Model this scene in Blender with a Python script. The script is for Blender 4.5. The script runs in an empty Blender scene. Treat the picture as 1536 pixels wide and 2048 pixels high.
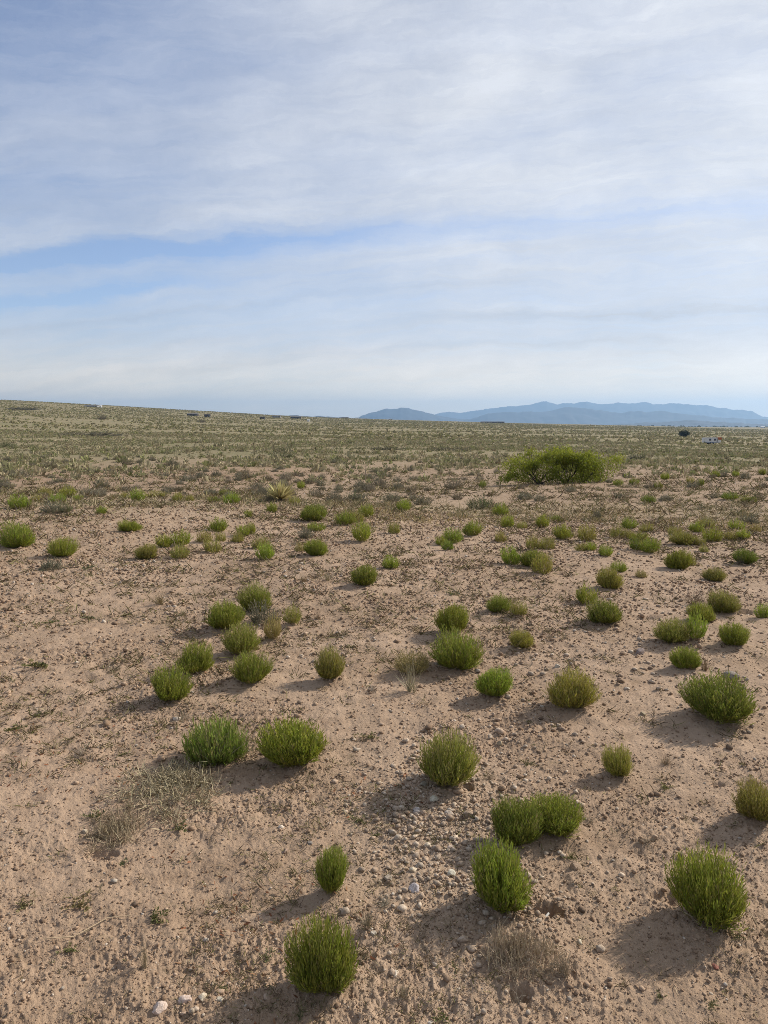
import bpy, math, random
import numpy as np
from mathutils import Vector, Matrix
R = math.radians
rng = np.random.default_rng(7)
random.seed(7)
sc = bpy.context.scene
COL = sc.collection

# ------------------------------------------------------------------ helpers
EYE = 1.6
PITCH = R(7.1)
F = 1479.0          # focal length measured in photo pixels
CP, SP = math.cos(PITCH), math.sin(PITCH)

def ray(px, py):
    u = (px - 768) / F; v = (1024 - py) / F
    return np.array([u, CP + v * SP, -SP + v * CP])

def smooth(t):
    t = np.clip(t, 0, 1); return t * t * (3 - 2 * t)

def hash2(ix, iy, seed):
    h = (ix.astype(np.int64) * 374761393 + iy.astype(np.int64) * 668265263 + seed * 1442695041) & 0xFFFFFFFF
    h = ((h ^ (h >> 13)) * 1274126177) & 0xFFFFFFFF
    h = ((h ^ (h >> 16)) * 2246822519) & 0xFFFFFFFF
    h = h ^ (h >> 15)
    return (h & 0xFFFFFF) / float(0xFFFFFF)

def vnoise(x, y, seed=0):
    ix = np.floor(x); iy = np.floor(y)
    fx = x - ix; fy = y - iy
    fx = fx * fx * fx * (fx * (fx * 6 - 15) + 10); fy = fy * fy * fy * (fy * (fy * 6 - 15) + 10)
    a = hash2(ix, iy, seed); b = hash2(ix + 1, iy, seed)
    c = hash2(ix, iy + 1, seed); d = hash2(ix + 1, iy + 1, seed)
    return (a + (b - a) * fx) * (1 - fy) + (c + (d - c) * fx) * fy

def fbm(x, y, seed=0, octs=4, gain=.5):
    s = 0; a = 1; t = 0
    for k in range(octs):
        c, sn = math.cos(k * 1.1), math.sin(k * 1.1)
        s = s + a * vnoise((x * c - y * sn) * 2 ** k + 17.3 * k, (x * sn + y * c) * 2 ** k - 9.1 * k, seed + k)
        t += a; a *= gain
    return s / t

def mesh_from(name, V, T, attrs=None, smooth_shade=False):
    V = np.ascontiguousarray(V, dtype=np.float32); T = np.ascontiguousarray(T, dtype=np.int32)
    me = bpy.data.meshes.new(name)
    me.vertices.add(len(V)); me.vertices.foreach_set('co', V.ravel())
    n, k = T.shape
    me.loops.add(n * k); me.loops.foreach_set('vertex_index', T.ravel())
    me.polygons.add(n)
    me.polygons.foreach_set('loop_start', np.arange(0, n * k, k, dtype=np.int32))
    if smooth_shade:
        me.polygons.foreach_set('use_smooth', np.ones(n, dtype=bool))
    for an, av in (attrs or {}).items():
        at = me.attributes.new(an, 'FLOAT_COLOR', 'POINT')
        at.data.foreach_set('color', np.ascontiguousarray(av, dtype=np.float32).ravel())
    me.update(calc_edges=True)
    return me

def link(name, me, mat=None, parent=None, loc=None, rz=0, scale=None):
    o = bpy.data.objects.new(name, me); COL.objects.link(o)
    if mat and me is not None and not me.materials: me.materials.append(mat)
    if parent: o.parent = parent
    if loc is not None: o.location = loc
    if rz: o.rotation_euler = (0, 0, rz)
    if scale is not None: o.scale = scale
    return o

def tag(o, label=None, cat=None, group=None, kind=None):
    if label: o['label'] = label
    if cat: o['category'] = cat
    if group: o['group'] = group
    if kind: o['kind'] = kind
    return o

def empty(name, loc, rz=0, scale=(1, 1, 1)):
    o = bpy.data.objects.new(name, None); COL.objects.link(o)
    o.empty_display_size = .1
    o.location = loc; o.rotation_euler = (0, 0, rz); o.scale = scale
    return o

# ------------------------------------------------------------------ node helpers
def new_mat(name):
    m = bpy.data.materials.new(name); m.use_nodes = True
    nt = m.node_tree; nt.nodes.clear()
    return m, nt

def N(nt, t, **kw):
    n = nt.nodes.new(t)
    for k, v in kw.items():
        if k.startswith('i_'):
            key = k[2:]; key = int(key) if key.isdigit() else key.replace('_', ' ')
            n.inputs[key].default_value = v
        else: setattr(n, k, v)
    return n

def math_n(nt, op, a, b=None, c=None, clamp=False):
    n = nt.nodes.new('ShaderNodeMath'); n.operation = op; n.use_clamp = clamp
    for i, x in enumerate((a, b, c)):
        if x is None: continue
        if isinstance(x, (int, float)): n.inputs[i].default_value = x
        else: nt.links.new(x, n.inputs[i])
    return n.outputs[0]

def mix_n(nt, f, a, b, blend='MIX'):
    n = nt.nodes.new('ShaderNodeMix'); n.data_type = 'RGBA'; n.blend_type = blend; n.clamp_factor = True
    for s, x in ((0, f), (6, a), (7, b)):
        if isinstance(x, (int, float)): n.inputs[s].default_value = x
        elif isinstance(x, tuple): n.inputs[s].default_value = (*x, 1) if len(x) == 3 else x
        else: nt.links.new(x, n.inputs[s])
    return n.outputs[2]

def noise_n(nt, vec, scale, detail=4, rough=.55):
    n = N(nt, 'ShaderNodeTexNoise'); n.inputs['Scale'].default_value = scale
    n.inputs['Detail'].default_value = detail; n.inputs['Roughness'].default_value = rough
    nt.links.new(vec, n.inputs['Vector']); return n.outputs['Fac']

def ramp_n(nt, f, lo, hi):
    n = N(nt, 'ShaderNodeMapRange', interpolation_type='SMOOTHSTEP')
    nt.links.new(f, n.inputs['Value']); n.inputs['From Min'].default_value = lo; n.inputs['From Max'].default_value = hi
    return n.outputs['Result']

def out_n(nt, sh):
    o = N(nt, 'ShaderNodeOutputMaterial'); nt.links.new(sh, o.inputs['Surface'])

def simple(name, col, rough=.8, var=0.15, scale=6.0):
    m, nt = new_mat(name)
    tc = N(nt, 'ShaderNodeTexCoord')
    f = noise_n(nt, tc.outputs['Object'], scale)
    c = mix_n(nt, f, tuple(x * (1 - var) for x in col), tuple(min(1, x * (1 + var)) for x in col))
    p = N(nt, 'ShaderNodeBsdfPrincipled'); p.inputs['Roughness'].default_value = rough
    nt.links.new(c, p.inputs['Base Color']); out_n(nt, p.outputs[0]); return m

def plant_mat(name, dry=(.30, .22, .10), transl=.25):
    """colour = object colour x per-leaf variation (attr r), mixed to dry straw by attr g"""
    m, nt = new_mat(name)
    oi = N(nt, 'ShaderNodeObjectInfo')
    at = N(nt, 'ShaderNodeAttribute', attribute_name='var')
    sp = N(nt, 'ShaderNodeSeparateColor'); nt.links.new(at.outputs['Color'], sp.inputs[0])
    c1 = mix_n(nt, 1.0, oi.outputs['Color'], sp.outputs['Red'], 'MULTIPLY')
    # hue shift between leaves
    hs = N(nt, 'ShaderNodeHueSaturation'); nt.links.new(c1, hs.inputs['Color'])
    nt.links.new(math_n(nt, 'ADD', .478, math_n(nt, 'MULTIPLY', sp.outputs['Blue'], .044)), hs.inputs['Hue'])
    c2 = mix_n(nt, sp.outputs['Green'], hs.outputs[0], dry)
    d = N(nt, 'ShaderNodeBsdfPrincipled'); d.inputs['Roughness'].default_value = .65
    d.inputs['Specular IOR Level'].default_value = .25
    nt.links.new(c2, d.inputs['Base Color'])
    t = N(nt, 'ShaderNodeBsdfTranslucent'); nt.links.new(c2, t.inputs['Color'])
    mx = N(nt, 'ShaderNodeMixShader'); mx.inputs[0].default_value = transl
    nt.links.new(d.outputs[0], mx.inputs[1]); nt.links.new(t.outputs[0], mx.inputs[2])
    out_n(nt, mx.outputs[0]); return m

# ------------------------------------------------------------------ terrain
# measured rows: image row of the ground at a given distance, for several columns of the photo
PXC = [0, 384, 600, 768, 1000, 1300, 1536]
def z_of(row, r):  # height of ground that lies on that row at distance r
    a = math.atan((row - 1024) / F) + PITCH
    return EYE - r * math.tan(a)
far_common = [(3500, -28), (6000, -60), (10000, -95), (16000, -120), (23500, -123)]
prof = {
 0:    [(14, .05), (18, -.12), (24, -.55), (30, z_of(966, 30)), (45, z_of(936, 45)), (70, z_of(912, 70)), (120, z_of(890, 120)), (200, z_of(869, 200)),
        (350, z_of(849, 350)), (600, z_of(829, 600)), (1000, z_of(811, 1000)), (1400, z_of(801, 1400)), (2200, 40)],
 384:  [(14, .02), (18, -.25), (24, -.75), (30, z_of(968, 30)), (45, z_of(939, 45)), (70, z_of(914, 70)), (120, z_of(893, 120)), (200, z_of(876, 200)),
        (350, z_of(860, 350)), (600, z_of(844, 600)), (1000, z_of(829, 1000)), (1500, z_of(820, 1500)), (2300, 22)],
 600:  [(14, -.1), (18, -.42), (24, -.85), (30, z_of(970, 30)), (45, z_of(941, 45)), (70, z_of(915, 70)), (120, z_of(896, 120)), (200, z_of(880, 200)),
        (350, z_of(866, 350)), (600, z_of(852, 600)), (1000, z_of(841, 1000)), (1600, z_of(832.5, 1600)), (2400, 8)],
 768:  [(12, 0), (14, -.18), (18, -.5), (24, -.92), (33, z_of(967, 33)), (45, z_of(942, 45)), (70, z_of(917, 70)), (120, z_of(897, 120)), (200, z_of(882, 200)),
        (350, z_of(869, 350)), (600, z_of(856, 600)), (1000, z_of(846, 1000)), (1700, z_of(838, 1700)), (2500, 0)],
 1000: [(11, 0), (13, -.25), (16, -.5), (20, -.62), (26, -.8), (33, z_of(968, 33)), (45, z_of(938, 45)), (70, z_of(915, 70)), (120, z_of(898, 120)), (200, z_of(885, 200)),
        (350, z_of(872, 350)), (600, z_of(860, 600)), (1000, z_of(851, 1000)), (1700, z_of(845, 1700)), (2500, -8)],
 1300: [(11, 0), (13, -.2), (16, -.4), (20, -.5), (26, -.62), (34, -.85), (45, z_of(930, 45)), (70, z_of(917, 70)), (120, z_of(903, 120)), (200, z_of(890, 200)),
        (350, z_of(876, 350)), (600, z_of(865, 600)), (1000, z_of(857, 1000)), (1700, z_of(851, 1700)), (2500, -18)],
 1536: [(11, 0), (13, -.15), (16, -.3), (20, -.4), (26, -.5), (34, -.75), (45, z_of(932, 45)), (70, z_of(919, 70)), (120, z_of(906, 120)), (200, z_of(896, 200)),
        (290, z_of(887, 290)), (600, z_of(870, 600)), (1000, z_of(863, 1000)), (1700, z_of(857, 1700)), (2500, -24)],
}
LR = np.linspace(math.log(.3), math.log(45000), 420)
AZ = np.linspace(R(-32), R(32), 129)
_cols = []
for px in PXC:
    rr = [(.3, 0), (9, 0)] + prof[px] + far_common
    lr = np.log([a for a, b in rr]); zz = np.array([b for a, b in rr])
    # interpolate the apparent slope rather than the height: keeps far ground straight
    sl = zz / np.array([a for a, b in rr])
    _cols.append(np.interp(LR, lr, sl))
_cols = np.array(_cols)
_caz = np.arctan((np.array(PXC) - 768) / F)
TAB = np.array([[np.interp(a, _caz, _cols[:, j]) for j in range(len(LR))] for a in AZ])
def gsm(A, ax, s):
    k = np.exp(-.5 * (np.arange(-3 * s, 3 * s + 1) / s) ** 2); k /= k.sum(); p = 3 * s
    B = np.concatenate([np.repeat(A.take([0], ax), p, ax), A, np.repeat(A.take([-1], ax), p, ax)], ax)
    return np.apply_along_axis(lambda v: np.convolve(v, k, 'valid'), ax, B)
TAB = gsm(gsm(TAB, 0, 5), 1, 3)

def macro(x, y):
    x = np.asarray(x, float); y = np.asarray(y, float)
    r = np.maximum(np.hypot(x, y), .31); az = np.arctan2(x, y)
    w = smooth((np.abs(az) - R(50)) / R(120))
    ac = np.clip(az, AZ[0], AZ[-1])
    fa = (ac - AZ[0]) / (AZ[1] - AZ[0]); fr = (np.log(r) - LR[0]) / (LR[1] - LR[0])
    ia = np.clip(fa.astype(int), 0, len(AZ) - 2); ir = np.clip(fr.astype(int), 0, len(LR) - 2)
    ta = np.clip(fa - ia, 0, 1); tr = np.clip(fr - ir, 0, 1)
    s = (TAB[ia, ir] * (1 - tr) + TAB[ia, ir + 1] * tr) * (1 - ta) + (TAB[ia + 1, ir] * (1 - tr) + TAB[ia + 1, ir + 1] * tr) * ta
    m = TAB[64][ir] * (1 - tr) + TAB[64][ir + 1] * tr
    z = (s * (1 - w) + m * w) * r
    # swells
    z = z + .10 * (fbm(x / 2.6, y / 2.6, 5, 3) - .5) * np.minimum(1, 40 / r) * smooth(r / 2)
    z = z + 1.2 * (fbm(x / 45, y / 45, 11, 3) - .5) * smooth((r - 25) / 60) * np.minimum(1, 500 / r)
    return z

HUMPS = []      # (x, y, radius, height)
def micro(x, y):
    r = np.hypot(x, y)
    fade = 1 - smooth((r - 9) / 25)
    n1 = fbm(x * 7, y * 7, 21, 3)                  # broad scuffs
    rough = .40 + .65 * smooth((fbm(x * 1.6, y * 1.6, 31, 3) - .38) / .28)   # smoother and rougher ground
    n2 = 1 - np.abs(2 * vnoise(x * 22, y * 22, 41) - 1)
    n3 = vnoise(x * 48, y * 48, 51); n4 = vnoise(x * 105, y * 105, 61)
    n5 = vnoise(x * 170, y * 170, 71)
    z = .034 * (n1 - .5) + rough * (.007 * (n2 - .5) + .005 * (np.maximum(n3 - .5, 0) / .5) ** 1.2 + .006 * (np.maximum(n4 - .4, 0) / .6) + .006 * (np.maximum(n5 - .45, 0) / .55))
    return z * fade

def hump(x, y):
    z = np.zeros_like(np.asarray(x, float))
    for hx, hy, hr, hh in HUMPS:
        d2 = (x - hx) ** 2 + (y - hy) ** 2
        k = d2 < (3 * hr) ** 2
        if k.any():
            if hh > 0: z[k] += hh * np.exp(-d2[k] / (2 * (hr * .8) ** 2))
            else:
                wob = hr * (.55 + .9 * fbm((x[k]) * 1.6 / hr, (y[k]) * 1.6 / hr, 17, 3))
                z[k] += hh * smooth((wob - np.sqrt(((x[k] - hx) * .8) ** 2 + ((y[k] - hy) * 1.25) ** 2)) / (hr * (.3 if hh < -.2 else .5)))
    return z

def ground(x, y):
    x = np.atleast_1d(np.asarray(x, float)); y = np.atleast_1d(np.asarray(y, float))
    return macro(x, y) + micro(x, y) + hump(x, y)

_T = np.exp(np.linspace(math.log(.8), math.log(23000), 5000))
def hit(px, py):
    d = ray(px, py); d = d / math.hypot(d[0], d[1])
    x, y = d[0] * _T, d[1] * _T
    g = macro(x, y); below = (EYE + d[2] * _T) < g
    i = int(np.argmax(below)) if below.any() else len(_T) - 1
    lo, hi = _T[max(i - 1, 0)], _T[i]
    f = np.linspace(lo, hi, 40); b = (EYE + d[2] * f) < macro(d[0] * f, d[1] * f)
    t = f[int(np.argmax(b))] if b.any() else hi
    return d[0] * t, d[1] * t, t

def at_dist(px, r):
    d = ray(px, 840); k = r / math.hypot(d[0], d[1])
    return d[0] * k, d[1] * k

def measure(px, py, w, top):
    """ground point under an image row, with width and height in metres of what stands there"""
    x, y, r = hit(px, py)
    z0 = float(macro(x, y)); d = math.sqrt(r * r + (EYE - z0) ** 2)
    dt = ray(px, top); zt = EYE + dt[2] / math.hypot(dt[0], dt[1]) * r
    depth = y * CP - (z0 - EYE) * SP
    return x, y, r, w / F * depth, max(zt - z0, .02)

# ------------------------------------------------------------------ plant meshes
def ribbons(p0, p1, p2, w, side=None):
    """curved tapering blades: p0->p2 bending through p1; returns V, T"""
    n = len(p0); ax = p2 - p0
    if side is None:
        rv = rng.normal(size=(n, 3)); side = np.cross(ax, rv)
    side = side / (np.linalg.norm(side, axis=1, keepdims=True) + 1e-9)
    w = np.broadcast_to(np.asarray(w, float), (n,))[:, None]
    m = .25 * p0 + .5 * p1 + .25 * p2
    V = np.stack([p0 - side * w * .4, p0 + side * w * .4, m - side * w * .5, m + side * w * .5, p2], 1).reshape(-1, 3)
    b = (np.arange(n) * 5)[:, None, None]
    T = (b + np.array([[0, 1, 3], [0, 3, 2], [2, 3, 4]])[None]).reshape(-1, 3)
    return V, T

def leaves(p0, dirv, ln, w):
    """thin diamond leaves"""
    n = len(p0); dirv = dirv / (np.linalg.norm(dirv, axis=1, keepdims=True) + 1e-9)
    side = np.cross(dirv, rng.normal(size=(n, 3))); side /= (np.linalg.norm(side, axis=1, keepdims=True) + 1e-9)
    ln = np.broadcast_to(np.asarray(ln, float), (n,))[:, None]; w = np.broadcast_to(np.asarray(w, float), (n,))[:, None]
    m = p0 + dirv * ln * .55; t = p0 + dirv * ln
    V = np.stack([p0, m - side * w * .5, t, m + side * w * .5], 1).reshape(-1, 3)
    b = (np.arange(n) * 4)[:, None, None]
    T = (b + np.array([[0, 1, 2], [0, 2, 3]])[None]).reshape(-1, 3)
    return V, T

class Acc:
    def __init__(s): s.V = []; s.T = []; s.A = []; s.n = 0
    def add(s, VT, var, per):
        V, T = VT
        s.V.append(V); s.T.append(T + s.n); s.n += len(V)
        s.A.append(np.repeat(np.asarray(var, float), per, axis=0))
    def mesh(s, name):
        V = np.concatenate(s.V); T = np.concatenate(s.T); A = np.concatenate(s.A)
        A = np.concatenate([A, np.ones((len(A), 1))], 1)
        return mesh_from(name, V, T, {'var': A})

def bush_mesh(nst, nlf, dry=.05, tipdry=.1, leaf=.13, lw=.013, zc=.52, spread=1.0, lean=0.0, lump=.12, upright=.6):
    """unit bush (1 wide, 1 tall): stems fan out of one root and turn upward, needle leaves all along"""
    a = Acc()
    th = rng.uniform(0, 2 * math.pi, nst)
    cz = rng.uniform(-.62, 1, nst)
    s = np.sqrt(1 - cz ** 2)
    lumps = rng.normal(size=(7, 3)); lumps /= np.linalg.norm(lumps, axis=1, keepdims=True)
    u = np.stack([s * np.cos(th), s * np.sin(th), cz], 1)
    lf = 1 + lump * (np.max(u @ lumps.T, 1) - .72) / .28
    rad = lf * rng.uniform(.55, 1.03, nst) ** .6 * np.where(rng.random(nst) < .10, rng.uniform(1.05, 1.22, nst), 1.0)
    tip = np.stack([u[:, 0] * .5 * rad * spread, u[:, 1] * .5 * rad * spread, zc + (1 - zc) * u[:, 2] * rad], 1)
    low = u[:, 2] < 0
    tip[low, 2] = zc + zc * .92 * u[low, 2] * rad[low]
    tip[:, 0] += lean * tip[:, 2]
    tip[:, 2] = np.maximum(tip[:, 2], .06)
    root = np.stack([rng.normal(0, .05, nst), rng.normal(0, .05, nst), np.full(nst, -.02)], 1) + u * np.array([.07, .07, 0])
    ctl = root + (tip - root) * .5 + np.stack([u[:, 0] * .13 * s, u[:, 1] * .13 * s, -.05 * s], 1)
    br = rng.uniform(.65, 1.25, nst); dr = np.clip(rng.normal(dry, .10, nst), 0, .9); hu = rng.uniform(0, 1, nst)
    dead = rng.random(nst) < dry * .5; dr[dead] = .95
    a.add(ribbons(root, ctl, tip, .008), np.stack([br * .8, np.clip(dr + .35, 0, 1), hu], 1), 5)
    for k in range(nlf):
        t = (.34 + .66 * (k + rng.random(nst)) / nlf)[:, None]
        p = (1 - t) ** 2 * root + 2 * t * (1 - t) * ctl + t * t * tip
        tg = 2 * (1 - t) * (ctl - root) + 2 * t * (tip - ctl)
        tg /= np.linalg.norm(tg, axis=1, keepdims=True)
        dv = tg * 1.0 + rng.normal(0, .33, (nst, 3)) + np.array([0, 0, upright]) * t
        keep = p[:, 2] > .02
        t1 = t[:, 0]
        v = np.stack([br * rng.uniform(.55, 1.3, nst), np.clip(dr + tipdry * (t1 > .82) * rng.random(nst) * 1.6 + .25 * (t1 < .5) * rng.random(nst), 0, 1), np.clip(hu + rng.normal(0, .2, nst), 0, 1)], 1)
        ln = leaf * rng.uniform(.6, 1.25, nst)
        a.add(leaves(p[keep], dv[keep], ln[keep], lw), v[keep], 4)
    allv = np.concatenate(a.V); rq = np.quantile(np.hypot(allv[:, 0], allv[:, 1]), .95); hq = np.quantile(allv[:, 2], .995)
    a.V = [v * np.array([.5 / rq, .5 / rq, 1 / hq]) for v in a.V]
    return a.mesh('bush')

def twig_base_mesh(n=80):
    a = Acc()
    th = rng.uniform(0, 2 * math.pi, n); el = rng.uniform(.05, 1.1, n); L = rng.uniform(.2, .6, n)
    root = np.stack([rng.normal(0, .05, n), rng.normal(0, .05, n), np.full(n, -.02)], 1)
    tip = root + np.stack([np.cos(th) * np.cos(el), np.sin(th) * np.cos(el), np.sin(el)], 1) * L[:, None]
    ctl = (root + tip) / 2 + rng.normal(0, .04, (n, 3)); ctl[:, 2] = np.abs(ctl[:, 2])
    a.add(ribbons(root, ctl, tip, .013), np.stack([rng.uniform(.6, 1.3, n), rng.uniform(0, 1, n) * .3, rng.random(n)], 1), 5)
    return a.mesh('woody_base')

def tuft_mesh(n, patch=.25, L=.5, lo=.3, hi=1.5, w=.012, curl=.2, side_twigs=0, lying=0.0):
    """unit tuft of dry blades"""
    a = Acc()
    rr = np.sqrt(rng.random(n)) * patch; th = rng.uniform(0, 2 * math.pi, n)
    k = max(3, n // 25)                               # blades stand in little bunches
    cx = rng.normal(0, patch * .55, k); cy = rng.normal(0, patch * .55, k)
    ci = rng.integers(0, k, n)
    root = np.stack([cx[ci] + rng.normal(0, patch * .12, n), cy[ci] + rng.normal(0, patch * .12, n), np.full(n, -.01)], 1)
    az = rng.uniform(0, 2 * math.pi, n); el = rng.uniform(lo, hi, n)
    el[rng.random(n) < lying] *= .12
    ln = L * rng.uniform(.4, 1.15, n)
    tip = root + np.stack([np.cos(az) * np.cos(el), np.sin(az) * np.cos(el), np.sin(el)], 1) * ln[:, None]
    ctl = (root + tip) / 2 + np.stack([rng.normal(0, .04, n), rng.normal(0, .04, n), np.full(n, curl * .4)], 1) * L * 1.4
    a.add(ribbons(root, ctl, tip, w), np.stack([rng.uniform(.5, 1.35, n), rng.random(n) * .5, rng.random(n)], 1), 5)
    if side_twigs:
        m = side_twigs; i = rng.integers(0, n, m); t = rng.uniform(.3, .9, m)[:, None]
        p = root[i] * (1 - t) + tip[i] * t
        q = p + rng.normal(0, .16, (m, 3)) * L
        a.add(ribbons(p, (p + q) / 2 + rng.normal(0, .02, (m, 3)), q, w * .8), np.stack([rng.uniform(.5, 1.3, m), rng.random(m) * .5, rng.random(m)], 1), 5)
    return a.mesh('tuft')

def weed_mesh(n=90, stems=7):
    """low spreading weed: sprawling runners with small leaves"""
    a = Acc()
    for k in range(stems):
        th = rng.uniform(0, 2 * math.pi); L = rng.uniform(.25, .5)
        root = np.zeros((1, 3)); tip = np.array([[math.cos(th) * L, math.sin(th) * L, rng.uniform(.05, .16)]])
        ctl = tip * .5 + np.array([[0, 0, .06]])
        a.add(ribbons(root, ctl, tip, .014), np.array([[.8, .6, .5]]), 5)
        m = n // stems; t = rng.uniform(.1, 1, m)[:, None]
        p = (1 - t) ** 2 * root + 2 * t * (1 - t) * ctl + t * t * tip
        dv = rng.normal(0, 1, (m, 3)); dv[:, 2] = np.abs(dv[:, 2]) * .7
        a.add(leaves(p, dv, rng.uniform(.07, .14, m), .045), np.stack([rng.uniform(.6, 1.3, m), np.clip(rng.normal(.25, .25, m), 0, 1), rng.random(m)], 1), 4)
    return a.mesh('weed')

M_LEAF = plant_mat('needle_leaf', dry=(.33, .27, .12))
M_TWIG = plant_mat('dry_twig', dry=(.33, .255, .165), transl=.05)
M_SAGE = plant_mat('sage_leaf', dry=(.26, .22, .15))

GREEN = {'g': (.285, .340, .038), 'b': (.300, .400, .042), 'd': (.205, .255, .032), 'o': (.345, .350, .058), 'y': (.430, .415, .064), 't': (.400, .345, .110)}
PR = {k: [] for k in 'nof'}
near_g = [bush_mesh(760, 12, dry=.06, tipdry=.2, lump=rng.uniform(.1, .24), lw=.0125, leaf=.125, lean=rng.uniform(-.1, .1)) for _ in range(6)] + [bush_mesh(650, 12, dry=.08, tipdry=.2, zc=.45, lump=.34, lw=.0125, leaf=.13, lean=rng.uniform(-.15, .15)) for _ in range(3)]
near_o = [bush_mesh(650, 12, dry=.12, tipdry=.42, lump=.24, lw=.0125, leaf=.125, lean=rng.uniform(-.12, .12)) for _ in range(5)]
near_t = [bush_mesh(300, 10, dry=.42, tipdry=.6, lump=.25, zc=.42, upright=.9) for _ in range(2)]
mid_g = [bush_mesh(230, 8, dry=.06, tipdry=.2, lump=.2, lw=.02, leaf=.15) for _ in range(5)]
mid_o = [bush_mesh(190, 8, dry=.2, tipdry=.5, lump=.25, lw=.02, leaf=.15, zc=.45) for _ in range(4)]
for me in near_g + near_o + near_t + mid_g + mid_o: me.materials.append(M_LEAF)
bases = [twig_base_mesh() for _ in range(4)]
for me in bases: me.materials.append(M_TWIG)
sage_me = [bush_mesh(170, 8, dry=.28, tipdry=.25, leaf=.11, lw=.028, zc=.34, lump=.35, upright=.3) for _ in range(5)]
for me in sage_me: me.materials.append(M_SAGE)
tuft_me = [tuft_mesh(95, .16, .75, .5, 1.5) for _ in range(4)]
mat_me = [tuft_mesh(1700, .36, .18, .1, 1.4, w=.006, side_twigs=700, lying=.3) for _ in range(3)]
twiggy_me = [tuft_mesh(60, .12, .6, .2, 1.4, w=.010, side_twigs=160) for _ in range(3)]
weed_me = [weed_mesh(110, 8) for _ in range(4)]
for me in tuft_me + mat_me + twiggy_me: me.materials.append(M_TWIG)
for me in weed_me: me.materials.append(M_LEAF)

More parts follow.
